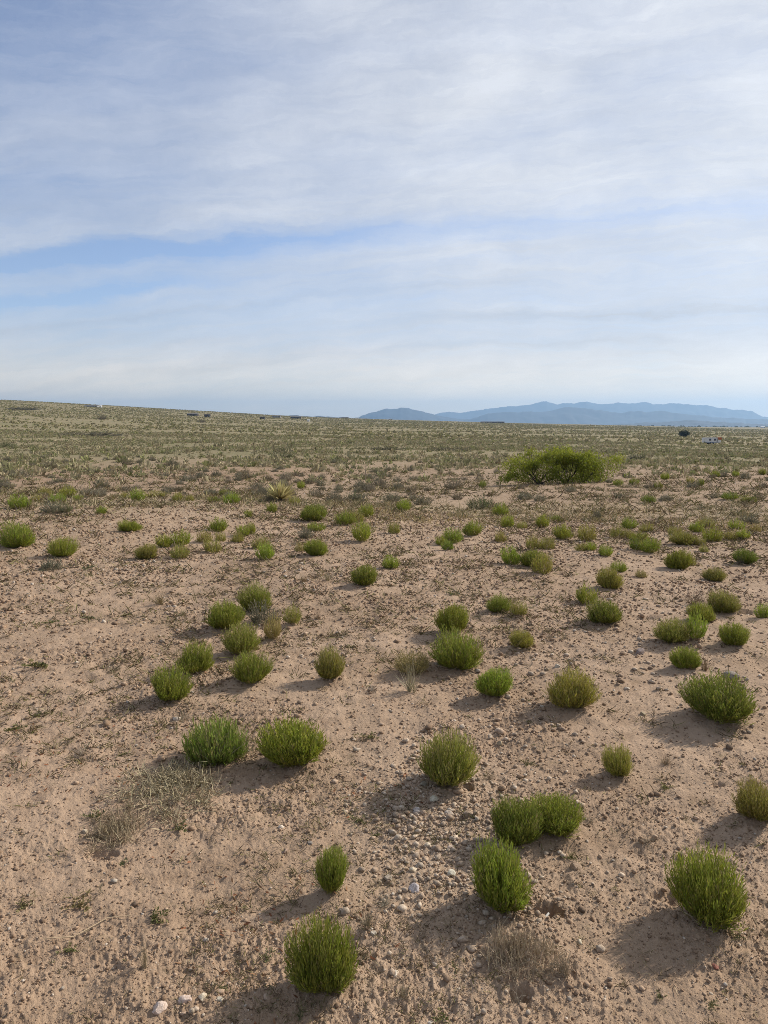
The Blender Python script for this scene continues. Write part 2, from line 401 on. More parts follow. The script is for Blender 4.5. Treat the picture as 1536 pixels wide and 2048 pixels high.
SNAKE = 'snakeweed bushes on the sandy ground'
BUSH = [
# px, base row, width, top row, tone, label
(648,1985,132,1845,'g','round snakeweed bush at the bottom of the photo, nearest of all the bushes'),
(662,1792,62,1702,'b','tall narrow bright green bush left of the white stone scatter'),
(1000,1818,125,1686,'g','tall rounded green bush just up-slope of the dark animal burrow'),
(1030,1694,100,1606,'d','dark green bush with pale twigs, left half of the touching pair above the burrow'),
(1110,1672,108,1604,'g','wide low green bush, right half of the touching pair above the burrow'),
(1415,1850,140,1712,'g','big globe-shaped green bush at lower right casting a long shadow on bare sand'),
(1512,1648,82,1568,'o','olive bush cut off by the right edge, above the big globe-shaped bush'),
(893,1580,115,1470,'o','olive round bush at the upper end of the white stone scatter'),
(1237,1557,60,1495,'y','small barrel-shaped yellowish bush alone on bare sand right of centre'),
(590,1542,130,1446,'g','broad spiky green bush with pale dead twigs at its front foot'),
(338,1407,88,1334,'g','tilted green bush at the lower left end of the diagonal bush line'),
(388,1352,74,1290,'g','dense green bush second from the lower left end of the diagonal line'),
(503,1370,78,1303,'g','round green bush in front of the diagonal line with its shadow on sand'),
(483,1312,72,1249,'o','olive bush in the middle of the diagonal line, above a rounder green bush'),
(450,1264,72,1204,'g','spreading green bush against a grey sagebrush, upper part of the diagonal line'),
(512,1224,64,1164,'g','topmost upright green bush of the diagonal bush line'),
(585,1252,38,1216,'o','small dull bush standing alone just right of the diagonal line'),
(548,1285,36,1236,'t','thin straw-tipped bush at the right foot of the grey sagebrush'),
(660,1364,58,1299,'o','ragged olive bush standing alone between the diagonal line and a straw-topped bush'),
(825,1350,78,1302,'t','straw-topped low bush with long dry stalks hanging in front'),
(915,1344,100,1262,'g','large dense green bush touching a smaller one directly behind it'),
(903,1270,66,1211,'g','medium green bush directly behind the large dense one near the centre'),
(987,1397,70,1341,'b','bright green half-ball bush below right of the large dense central bush'),
(1143,1424,96,1344,'y','yellow-green shaggy bush with curling pale stems on its left side'),
(1438,1447,132,1357,'d','largest dark green dome bush at right, wider than tall'),
(1372,1342,56,1296,'g','green bush with a small dry brown bush attached on its right'),
(1345,1289,68,1239,'o','olive bush touching a bright green one, in the right-hand clump'),
(1391,1287,40,1236,'b','bright narrow green bush hugging the olive one, in the right-hand clump'),
(1465,1295,55,1246,'g','neat round green bush alone at the right of the right-hand clump'),
(1403,1245,60,1203,'g','green bush in the middle of the right-hand clump, below a dry brown shrub'),
(1445,1227,62,1176,'o','uppermost olive bush of the right-hand clump, beside a small dug hole'),
(1526,1237,32,1207,'g','small green bush cut by the right edge beyond the right-hand clump'),
(1210,1250,72,1197,'d','wide dark green spiky bush with a flat shadow, right of centre'),
(1172,1208,42,1170,'g','small square-looking bush just behind the wide dark spiky one'),
(1220,1179,52,1131,'y','yellow-green oval bush with a darker small bush behind it'),
(1237,1145,34,1121,'g','small dark bush tucked behind the yellow-green oval bush'),
(1045,1298,52,1262,'y','sparse yellow-green bush alone on sand between two bigger groups'),
(998,1226,48,1185,'g','neat rounded bush left partner of a smaller one, near the centre'),
(1037,1236,34,1207,'o','small dull bush right partner of the neat rounded one'),
(728,1173,50,1129,'g','square green bush with a smaller bush behind its right shoulder, mid ground'),
(782,1139,32,1111,'g','small green bush behind the right shoulder of the square green one'),
(1085,1149,42,1106,'y','pale yellow-green vase-shaped bush in front of two darker ones'),
(1066,1136,52,1099,'g','middle green bush behind the pale vase-shaped bush'),
(1024,1131,42,1092,'g','dark round bush left of the pale vase-shaped bush'),
(1355,1139,50,1095,'g','tall green bush with a small companion on its right, right mid ground'),
(1382,1132,20,1109,'o','small companion at the right side of a taller green bush'),
(1490,1130,46,1097,'d','dark flat-topped bush near the right edge, mid ground'),
(1426,1163,46,1132,'o','faded olive bush in front of the dark flat-topped bush'),
(1408,1105,20,1089,'o','tiny olive bush between the faded and the taller green bushes'),
(1283,1156,24,1139,'t','tiny dry bush right of the yellow-green oval bush'),
(38,1097,68,1039,'g','large upright bush at the left edge of the mid ground'),
(125,1115,55,1071,'g','round dark bush second from the left edge of the mid ground'),
(262,1064,48,1038,'g','low twin-headed green bush alone at left, mid ground'),
(295,1119,46,1085,'o','olive leaning bush, front left of the left mid-ground cluster'),
(358,1118,38,1087,'o','pale olive bush, front right of the left mid-ground cluster'),
(330,1096,34,1069,'g','left one of two bushes at the back of the left mid-ground cluster'),
(362,1093,40,1061,'g','right one of two bushes at the back of the left mid-ground cluster'),
(435,1064,38,1036,'g','dark bush at the top of a five-bush ring left of centre'),
(409,1086,32,1061,'o','olive bush on the left side of the five-bush ring'),
(423,1106,38,1076,'o','front bush of the five-bush ring left of centre'),
(441,1083,22,1062,'o','small bush on the right side of the five-bush ring'),
(475,1086,28,1064,'o','lowest of three stepped bushes rising to the right'),
(486,1073,25,1049,'g','middle of three stepped bushes rising to the right'),
(503,1069,20,1045,'g','highest of three stepped bushes rising to the right'),
(522,1099,38,1072,'o','olive bush directly behind a brighter green one, left of centre'),
(531,1121,38,1087,'b','bright green bush in front of an olive one, left of centre'),
(633,1113,46,1076,'g','wide bright green bush with a dull grey neighbour at its left'),
(602,1105,26,1086,'t','dull grey-green neighbour left of the wide bright green bush'),
(632,1063,34,1044,'g','small green bush behind a low grey sagebrush, centre mid ground'),
(624,1044,56,1007,'g','big two-lobed green bush right of the yucca'),
(690,1052,38,1022,'g','left bush of three overlapping ones right of the two-lobed bush'),
(714,1046,34,1023,'o','middle bush of three overlapping ones right of the two-lobed bush'),
(732,1036,30,1009,'g','right bush of three overlapping ones right of the two-lobed bush'),
(725,1085,42,1046,'g','upright green bush in front of three overlapping ones'),
(788,1068,24,1044,'o','pale thin bush alone at the edge of the dry grass strip'),
(808,1024,28,999,'g','small rounded bush where the dry grass strip begins'),
(905,1087,38,1056,'g','green bush at the top of a three-bush heap, centre right'),
(882,1092,22,1072,'g','small bush at the left of the three-bush heap'),
(895,1101,26,1081,'d','grey-green bush at the front of the three-bush heap'),
(943,1073,40,1043,'g','wide green bush right of the three-bush heap'),
(1001,1084,24,1061,'o','small olive bush alone right of the wide green one'),
(1000,1033,32,1007,'g','bush behind a second green one, below the mesquite'),
(1015,1057,30,1030,'g','green bush in front of another, below the mesquite'),
(1043,1059,23,1043,'o','low olive bush beside the two green ones below the mesquite'),
(1085,1057,28,1030,'g','narrow two-storey green bush below the right half of the mesquite'),
(1114,1044,24,1030,'d','small dark bush right of the narrow two-storey one'),
(1126,1081,38,1050,'g','neat dark ball bush below the right end of the mesquite'),
(1066,1101,32,1071,'o','left half of a wide olive double bush'),
(1094,1100,32,1072,'o','right half of a wide olive double bush'),
(1173,1083,36,1047,'o','tall olive bush right of the neat dark ball'),
(1162,1103,24,1087,'o','left of two flat little bushes under the tall olive bush'),
(1180,1102,28,1084,'g','right of two flat little bushes under the tall olive bush'),
(1211,1113,32,1090,'g','spiky star-shaped small bush right of the two flat ones'),
(1233,1078,28,1052,'o','olive bush left of a stacked column of green bushes'),
(1258,1060,32,1037,'g','top of the stacked column of green bushes, right mid ground'),
(1258,1078,28,1059,'o','middle of the stacked column of green bushes'),
(1278,1084,36,1064,'g','lower right of the stacked column of green bushes'),
(1294,1065,30,1045,'o','olive bush right of the top of the stacked column'),
(1275,1101,34,1075,'d','left half of a dense dark double bush below the stacked column'),
(1300,1107,38,1077,'g','right half of a dense dark double bush below the stacked column'),
(1350,1072,30,1053,'o','back left bush of the crowded right clump'),
(1368,1091,56,1061,'o','wide tan-speckled bush at the front of the crowded right clump'),
(1393,1067,30,1044,'g','dark bush in the middle of the crowded right clump'),
(1411,1058,38,1037,'o','back right bush of the crowded right clump'),
(1424,1084,36,1054,'g','round green bush at the right end of the crowded right clump'),
(1402,1092,22,1074,'o','little bush between the wide tan-speckled and the round green one'),
(1472,1062,32,1039,'g','green bush behind a pair of low ones near the right edge'),
(1460,1081,26,1061,'o','left of a pair of low bushes near the right edge'),
(1485,1080,30,1060,'g','right of a pair of low bushes near the right edge'),
(1509,1066,26,1049,'t','straw-coloured bush nearest the right edge, mid ground'),
(40,1020,42,988,'b','bright bush at the far left of the row on the crest'),
(72,1005,24,990,'o','small dark bush beside the bright one at the far left of the crest'),
(92,994,30,975,'o','pale bush at the back of the left crest group'),
(117,1008,30,988,'b','bright bush in the middle of the left crest group'),
(137,997,32,972,'g','tallest bush of the left crest group'),
(155,1002,22,989,'g','small round bush at the right end of the left crest group'),
(202,1029,22,1013,'g','lone small bush on the slope below the left crest group'),
(275,1004,28,977,'b','upright bright bush under the pale grey sagebrush on the crest'),
(250,998,20,984,'o','low bush left of the upright bright one on the crest'),
(313,997,42,981,'o','long low yellowish bush right of the upright bright one on the crest'),
(355,1003,22,985,'o','fourth bush right of the upright bright one along the crest'),
(380,1003,17,989,'o','tiny bush midway along the crest, left of the yucca'),
(430,1006,26,993,'d','flat dark bush on the crest, left of the yucca'),
(462,1009,32,985,'b','bright bush on the crest, closest to the left of the yucca'),
(450,992,22,978,'d','dark bush just behind the bright one left of the yucca'),
(497,1034,17,1019,'g','tiny bush on the slope below and left of the yucca'),
(543,1027,22,1006,'g','upright bush at the left front foot of the yucca'),
(588,1010,26,993,'o','olive bush touching the right side of the yucca'),
(602,978,15,962,'b','small bright bush behind and right of the yucca'),
(965,976,15,962,'d','dark little bush just left of the mesquite'),
(1236,973,19,959,'g','first small round bush right of the mesquite on the bare slope'),
(1268,971,19,956,'g','second small round bush right of the mesquite on the bare slope'),
(1317,978,17,964,'d','third small round bush right of the mesquite on the bare slope'),
(1330,960,18,945,'g','small bush up-slope of the third round one, right of the mesquite'),
(1380,968,19,953,'o','fourth bush out along the bare right slope, in a pair'),
(1401,973,17,957,'d','right one of a pair out along the bare right slope'),
(1430,955,20,942,'g','small bush near the top of the bare right slope'),
(1471,954,16,942,'g','dark dot-like bush near the top right of the bare slope'),
(1297,1007,26,991,'d','dark lone bush half-way down the bare right slope'),
(1460,1001,38,985,'d','low flat grey-green bush on the right slope, left of a twin'),
(1497,1007,30,991,'d','low flat grey-green bush on the right slope, right of a twin'),
(1525,951,14,937,'g','small bush on the slope top at the right edge'),
]
placed = []
rows = []
for (px, py, w, top, tone, lab) in BUSH:
    x, y, r, W, H = measure(px, py - min(8, .05 * w), w, top)
    rows.append((px, w, tone, lab, x, y, r, W, H))
    if r < 6: HUMPS.append((x, y, W * .42, .022))
# burrow and scrapes dug in the sand
bx_, by_, _ = hit(1092, 1830)
HUMPS.append((bx_ + .005, by_ + .010, .045, -.36)); HUMPS.append((bx_ - .02, by_ - .07, .06, .014))
for (px, py, rad, dep) in ((1330, 1790, .05, -.02), (1360, 1800, .05, -.03), (1480, 1222, .12, -.05), (1290, 1235, .1, -.03), (1040, 1995, .04, -.04), (1435, 1570, .03, -.02), (200, 1710, .05, -.025), (930, 1580, .04, -.03)):
    hx, hy, _ = hit(px, py); HUMPS.append((hx, hy, rad, dep))
hx, hy, _ = hit(330, 1600); HUMPS.append((hx, hy, .16, .03))
hx, hy, _ = hit(1060, 1940); HUMPS.append((hx, hy, .10, .02))

def gz(x, y): return float(ground([x], [y])[0])

def jit(c, a=.12):
    k = random.uniform(1 - a, 1 + a)
    return tuple(max(0, min(1, v * k * random.uniform(.94, 1.06))) for v in c) + (1,)

BUSHCOUNT = 0
for (px, w, tone, lab, x, y, r, W, H) in rows:
    z = gz(x, y) - .012
    rz = random.uniform(0, 6.28)
    fam = (near_o if tone in 'oy' else near_t if tone == 't' else near_g)
    if w >= 45:
        root = empty('snakeweed_bush', (x, y, z), 0, (W * .98, W * random.uniform(.88, 1.04), H * .94))
        tag(root, lab, 'bush', SNAKE)
        f = link('foliage', random.choice(fam), None, root, rz=rz); f.color = jit(GREEN[tone])
        b = link('woody_base', random.choice(bases), None, root, rz=rz); b.color = (.46, .37, .24, 1)
    else:
        fam = mid_o if tone in 'oyt' else mid_g
        o = link('snakeweed_bush', random.choice(fam), None, None, (x, y, z), rz, (W * 1.04, W * 1.04, H * 1.10))
        o.color = jit(tuple(1.1 * v for v in GREEN[tone])); tag(o, lab, 'bush', SNAKE)

# ------------------------------------------------------------------ ground sheet
def build_ground():
    radii = [0.0]
    segs = [(.3, 1.2, .25), (1.25, 13, .0042), (13, 110, .0085), (110, 3000, .022), (3000, 23500, .07)]
    rr = []
    for a, b, k in segs:
        n = int(math.log(b / a) / k) + 1
        rr += list(np.exp(np.linspace(math.log(a), math.log(b), n, endpoint=False)))
    rr = np.array(rr + [23500.])
    dense = np.arange(-32.5, 32.5, .085)
    outer = np.concatenate([np.arange(-180, -34, 2.5), np.arange(-33.8, -32.5, .5), dense, np.arange(32.5, 34, .5), np.arange(35, 180, 2.5)])
    az = np.radians(np.unique(outer)); na = len(az); nr = len(rr)
    A, Rr = np.meshgrid(az, rr)
    X = (Rr * np.sin(A)).ravel(); Y = (Rr * np.cos(A)).ravel()
    Z = macro(X, Y)
    nearm = Rr.ravel() < 36
    Z[nearm] += micro(X[nearm], Y[nearm])
    Z += hump(X, Y)
    V = np.stack([X, Y, Z], 1); V = np.concatenate([V, [[0, 0, float(macro(0, .3))]]])
    i = np.arange(nr - 1)[:, None] * na; j = np.arange(na)[None, :]; j2 = (j + 1) % na
    Q = np.stack([i + j, i + j2, i + na + j2, i + na + j], -1).reshape(-1, 4)[:, ::-1]
    # ground cover attribute: r = plant cover, g = red bare soil, b = stony
    r = np.hypot(V[:, 0], V[:, 1]); azv = np.arctan2(V[:, 0], V[:, 1])
    cov = .12 * smooth((r - 6) / 10) + smooth((r - 36) / 50) * .88 + .25 * (fbm(V[:, 0] / 30, V[:, 1] / 30, 77, 3) - .5) * smooth((r - 20) / 30)
    strip = np.exp(-((r - 16.5 - 1.2 * np.sin(azv * 5)) / 2.2) ** 2) * .5
    cov = np.clip(cov + strip * (fbm(V[:, 0] / 1.5, V[:, 1] / 1.5, 78, 3)), 0, 1)
    red = np.exp(-((r - 42) / 13) ** 2) * smooth((-azv + R(2)) / R(12)) + .8 * np.exp(-((r - 26) / 9) ** 2) * smooth((azv - R(5)) / R(8)) * .6
    red = np.clip(red + .5 * (fbm(V[:, 0] / 3, V[:, 1] / 3, 79, 3) - .5), 0, 1)
    sx, sy, _ = hit(880, 1680)
    st = np.exp(-(((V[:, 0] - sx + .12 * (V[:, 1] - sy)) / .30) ** 2 + ((V[:, 1] - sy) / .75) ** 2))
    me = mesh_from('ground', V, Q, {'cover': np.stack([cov, red, np.clip(st, 0, 1), np.ones(len(V))], 1)}, True)
    # close the centre
    return me

def ground_mat():
    m, nt = new_mat('desert_soil')
    geo = N(nt, 'ShaderNodeNewGeometry'); P = geo.outputs['Position']
    at = N(nt, 'ShaderNodeAttribute', attribute_name='cover')
    sp = N(nt, 'ShaderNodeSeparateColor'); nt.links.new(at.outputs['Color'], sp.inputs[0])
    n_big = noise_n(nt, P, .9, 5); n_mid = noise_n(nt, P, 7, 5, .6); n_fine = noise_n(nt, P, 70, 4, .65); n_grit = noise_n(nt, P, 260, 2, .6)
    c = mix_n(nt, ramp_n(nt, n_big, .35, .65), (.358, .253, .172), (.440, .318, .224))
    c = mix_n(nt, math_n(nt, 'MULTIPLY', ramp_n(nt, n_mid, .45, .72), .55), c, (.265, .178, .115))
    c = mix_n(nt, math_n(nt, 'MULTIPLY', ramp_n(nt, n_fine, .52, .75), .5), c, (.48, .352, .25))
    c = mix_n(nt, math_n(nt, 'MULTIPLY', ramp_n(nt, n_grit, .55, .8), .6), c, (.20, .135, .09))
    c = mix_n(nt, math_n(nt, 'MULTIPLY', sp.outputs['Green'], .6), c, (.36, .235, .158))
    c = mix_n(nt, math_n(nt, 'MULTIPLY', sp.outputs['Blue'], .35), c, (.54, .42, .31))
    # sparse dry grass and herbs colouring the flats
    nv = noise_n(nt, P, .55, 6, .7)
    sc_ = noise_n(nt, P, 16, 6, .75)
    c = mix_n(nt, math_n(nt, 'MULTIPLY', ramp_n(nt, sc_, .56, .68), .45), c, (.22, .165, .085))
    vg = mix_n(nt, ramp_n(nt, noise_n(nt, P, .05, 4), .4, .62), (.272, .226, .134), (.222, .198, .108))
    cv = math_n(nt, 'MULTIPLY', sp.outputs['Red'], ramp_n(nt, nv, .15, .5), clamp=True)
    c = mix_n(nt, cv, c, vg)
    p = N(nt, 'ShaderNodeBsdfPrincipled'); p.inputs['Roughness'].default_value = .95
    p.inputs['Specular IOR Level'].default_value = .12
    nt.links.new(c, p.inputs['Base Color'])
    b1 = N(nt, 'ShaderNodeBump'); b1.inputs['Strength'].default_value = .9; b1.inputs['Distance'].default_value = .012
    nt.links.new(noise_n(nt, P, 55, 5, .7), b1.inputs['Height'])
    b2 = N(nt, 'ShaderNodeBump'); b2.inputs['Strength'].default_value = .7; b2.inputs['Distance'].default_value = .12
    nt.links.new(noise_n(nt, P, 5, 6, .7), b2.inputs['Height'])
    far = N(nt, 'ShaderNodeMapRange'); ln = N(nt, 'ShaderNodeVectorMath', operation='LENGTH'); nt.links.new(P, ln.inputs[0])
    nt.links.new(ln.outputs['Value'], far.inputs['Value']); far.inputs['From Min'].default_value = 8; far.inputs['From Max'].default_value = 30
    nt.links.new(far.outputs[0], b2.inputs['Strength'])
    nt.links.new(b1.outputs[0], b2.inputs['Normal'])
    nt.links.new(b2.outputs[0], p.inputs['Normal'])
    out_n(nt, p.outputs[0]); return m

g = link('ground', build_ground(), ground_mat()); tag(g, 'sandy desert ground sloping to a wide plain', None, None, 'structure')

# ------------------------------------------------------------------ stones
def ico():
    t = (1 + 5 ** .5) / 2
    v = np.array([(-1, t, 0), (1, t, 0), (-1, -t, 0), (1, -t, 0), (0, -1, t), (0, 1, t), (0, -1, -t), (0, 1, -t), (t, 0, -1), (t, 0, 1), (-t, 0, -1), (-t, 0, 1)], float)
    v /= np.linalg.norm(v[0])
    f = np.array([(0, 11, 5), (0, 5, 1), (0, 1, 7), (0, 7, 10), (0, 10, 11), (1, 5, 9), (5, 11, 4), (11, 10, 2), (10, 7, 6), (7, 1, 8), (3, 9, 4), (3, 4, 2), (3, 2, 6), (3, 6, 8), (3, 8, 9), (4, 9, 5), (2, 4, 11), (6, 2, 10), (8, 6, 7), (9, 8, 1)])
    return v, f
IV, IF = ico()

def stone_mat(name, use_obj):
    m, nt = new_mat(name)
    geo = N(nt, 'ShaderNodeNewGeometry')
    n1 = noise_n(nt, geo.outputs['Position'], 120, 4)
    if use_obj:
        oi = N(nt, 'ShaderNodeObjectInfo'); base = oi.outputs['Color']
    else:
        at = N(nt, 'ShaderNodeAttribute', attribute_name='var'); base = at.outputs['Color']
    c = mix_n(nt, ramp_n(nt, n1, .3, .7), mix_n(nt, 1.0, base, (.62, .57, .52), 'MULTIPLY'), base)
    p = N(nt, 'ShaderNodeBsdfPrincipled'); p.inputs['Roughness'].default_value = .85
    p.inputs['Specular IOR Level'].default_value = .2
    nt.links.new(c, p.inputs['Base Color'])
    b = N(nt, 'ShaderNodeBump'); b.inputs['Strength'].default_value = .5; b.inputs['Distance'].default_value = .003
    nt.links.new(noise_n(nt, geo.outputs['Position'], 240, 3), b.inputs['Height']); nt.links.new(b.outputs[0], p.inputs['Normal'])
    out_n(nt, p.outputs[0]); return m

def gravel(name, X, Y, S, colf, label):
    n = len(X); Z = ground(X, Y)
    a = rng.uniform(0, 2 * math.pi, n)
    sq = np.stack([rng.uniform(.7, 1.3, n), rng.uniform(.6, 1.1, n), rng.uniform(.45, .8, n)], 1)
    v = IV[None] * (1 + rng.uniform(-.28, .2, (n, 12, 1)))
    v = v * sq[:, None, :] * S[:, None, None] * .5
    ca, sa = np.cos(a)[:, None], np.sin(a)[:, None]
    vx = v[..., 0] * ca - v[..., 1] * sa; vy = v[..., 0] * sa + v[..., 1] * ca
    V = np.stack([vx + X[:, None], vy + Y[:, None], v[..., 2] + (Z + S * .13)[:, None]], -1).reshape(-1, 3)
    T = (np.arange(n)[:, None, None] * 12 + IF[None]).reshape(-1, 3)
    c = np.repeat(colf(n), 12, axis=0)
    o = link(name, mesh_from(name, V, T, {'var': np.concatenate([c, np.ones((len(c), 1))], 1)}), M_GRAVEL)
    tag(o, label, None, None, 'stuff'); return o

M_GRAVEL = stone_mat('gravel_stone', False); M_STONE = stone_mat('loose_stone', True)
def soil_col(n):
    k = rng.random(n)[:, None]; b = rng.uniform(.75, 1.2, n)[:, None]
    c = (1 - k) * np.array([.33, .225, .15]) + k * np.array([.47, .345, .245])
    w = rng.random(n) < .06; c[w] = np.array([.56, .49, .41])
    d = rng.random(n) < .04; c[d] = np.array([.24, .17, .12])
    return c * b
def pale_col(n):
    b = rng.uniform(.65, 1.1, n)[:, None]; k = rng.random(n)[:, None]
    return ((1 - k) * np.array([.50, .37, .27]) + k * np.array([.64, .54, .43])) * b
n = 185000
lr = rng.uniform(math.log(1.5), math.log(16), n); az = rng.uniform(R(-34), R(34), n); r = np.exp(lr)
X, Y = r * np.sin(az), r * np.cos(az)
S = np.clip(r * .0016 * np.exp(rng.normal(0, .6, n)), .003, .05)
keep = rng.random(n) < .30 + 1.0 * smooth((fbm(X * 1.6, Y * 1.6, 31, 3) - .36) / .3)
gravel('gravel', X[keep], Y[keep], S[keep], soil_col, 'fine gravel and clods over the sandy soil')
sx, sy, _ = hit(870, 1665)
n = 2600
Y = sy + .05 + rng.normal(0, .34, n); X = sx + .04 + rng.normal(0, .20, n) - .10 * (Y - sy)
gravel('pale_gravel', X, Y, np.clip(.0105 * np.exp(rng.normal(0, .55, n)), .004, .036), pale_col, 'pale stony gravel spilled between the bushes')
# small patches of stones elsewhere
PX = [(640, 1310, .25, 60), (1110, 1340, .3, 90), (1280, 1310, .35, 80), (1370, 1230, .5, 60), (360, 1235, .4, 60), (960, 1480, .3, 120), (1000, 1490, .4, 90), (390, 2010, .12, 90), (1440, 1400, .35, 80), (330, 1135, .5, 50)]
X = []; Y = []
for px, py, s, k in PX:
    hx, hy, _ = hit(px, py); X += list(hx + rng.normal(0, s * .6, k)); Y += list(hy + rng.normal(0, s, k))
X = np.array(X); Y = np.array(Y)
_k = 160; _a = rng.uniform(0, 6.283, _k); _r = .054 + np.abs(rng.normal(0, .045, _k))
gravel('dug_soil', bx_ + _r * np.cos(_a) * 1.1, by_ - .012 + _r * np.sin(_a), np.clip(.008 * np.exp(rng.normal(0, .5, _k)), .004, .022), soil_col, 'crumbled dug-out soil around the mouth of the burrow')
gravel('stone_gravel', X, Y, np.clip(np.hypot(X, Y) * .0042 * np.exp(rng.normal(0, .45, len(X))), .006, .05), pale_col, 'small pale stones in loose patches on the sand')

def stone_mesh(seed):
    import bmesh
    bm = bmesh.new(); bmesh.ops.create_icosphere(bm, subdivisions=3, radius=.5)
    rs = random.Random(seed)
    cuts = []
    for _ in range(9):
        v = Vector((rs.gauss(0, 1), rs.gauss(0, 1), rs.gauss(0, 1))).normalized(); cuts.append((v, rs.uniform(.28, .44)))
    for v in bm.verts:
        for nrm, d in cuts:
            k = v.co.dot(nrm) - d
            if k > 0: v.co -= nrm * k * .92
        h = math.sin(v.co.x * 13 + seed) * math.sin(v.co.y * 11 + seed * 2) * math.sin(v.co.z * 12) * .02
        v.co *= 1 + h
    me = bpy.data.meshes.new('stone'); bm.to_mesh(me); bm.free(); me.materials.append(M_STONE); return me
stones_me = [stone_mesh(i) for i in range(7)]
WH, GR, PK = (.66, .575, .465), (.33, .29, .25), (.42, .31, .23)
STONES = [
(320,2027,30,WH,'largest white stone at the bottom edge, left of a bush shadow'),
(371,2011,26,WH,'rounded white stone second from the left at the bottom edge'),
(406,2006,18,WH,'third white stone in the row at the bottom edge'),
(440,2007,15,WH,'smallest white stone at the tip of the nearest bush shadow'),
(367,2036,12,PK,'little pinkish stone in front of the two big white stones'),
(775,1758,21,GR,'dark grey block-like stone above a grey dead tuft'),
(828,1780,29,(.50,.47,.43),'largest grey stone, rough-faced, at the foot of the stone scatter'),
(826,1744,17,WH,'white stone just above the largest grey stone'),
(810,1742,13,PK,'pinkish stone at the left of the white one above the largest grey stone'),
(902,1750,19,WH,'bright white stone left of the tall rounded bush by the burrow'),
(880,1742,14,PK,'pink stone next to the bright white one by the burrow bush'),
(790,1950,18,WH,'lone white stone on smooth sand right of the nearest bush'),
(747,1875,13,WH,'small pale stone between the nearest bush and the stone scatter'),
(1150,1738,26,PK,'flat sand-coloured stone right of the touching bush pair'),
(1430,1932,15,(.42,.19,.14),'reddish stone chip below the big globe-shaped bush'),
(1160,1885,13,WH,'small pale pebble right of the burrow'),
(936,1638,23,PK,'round stone at the top right of the stone scatter'),
(898,1634,21,WH,'pale stone at the upper middle of the stone scatter'),
(868,1604,20,WH,'whitest stone under the olive bush at the scatter top'),
(834,1627,18,(.5,.46,.42),'pointed pale stone at the upper left of the stone scatter'),
(800,1638,13,PK,'cube-like stone at the left edge of the stone scatter'),
(855,1692,17,WH,'pale stone in the middle of the stone scatter'),
(841,1707,15,PK,'brown-sided stone just below the middle of the scatter'),
(848,1578,17,GR,'grey stone in the shadow of the olive bush, left one'),
(873,1574,14,GR,'grey stone in the shadow of the olive bush, right one'),
(570,1705,15,PK,'lone pinkish stone up-left of the tall narrow bush'),
(620,1690,12,GR,'small dark stone up-left of the tall narrow bush'),
(1115,1337,14,WH,'white stone above the yellow-green shaggy bush'),
(1095,1340,11,PK,'small pink stone beside the white one above the shaggy bush'),
(1281,1308,22,GR,'flat grey stone alone left of the right-hand clump'),
(1462,1352,32,GR,'wide flat grey slab above the largest dark dome bush'),
(1118,1262,12,PK,'round sandy stone right of the sparse yellow-green bush'),
(1000,1488,13,PK,'stone on rough gravel right of the olive bush'),
(1166,1487,14,PK,'rounded stone left of the barrel-shaped yellowish bush'),
(1285,1430,14,PK,'dark-edged stone left of the largest dark dome bush'),
(960,1703,14,PK,'stone against the left foot of the touching bush pair'),
(900,1700,12,WH,'small white stone right of the scatter middle'),
(1365,1715,16,PK,'sandy stone above the big globe-shaped bush'),
(170,1665,12,WH,'pale pebble by the dead grass mat at left'),
(835,1735,11,(.5,.46,.42),'pebble between the white stone and the scatter middle'),
]
for i, (px, py, w, c, lab) in enumerate(STONES):
    x, y, r, W, H = measure(px, py, w, py - w * .8)
    o = link('stone', stones_me[i % 7], None, None, (x, y, gz(x, y) + W * .07), random.uniform(0, 6), (W * 1.1, W * random.uniform(.75, 1.05), W * random.uniform(.6, .85)))
    o.color = jit(c, .08); tag(o, lab, 'stone', 'loose stones on the sand')

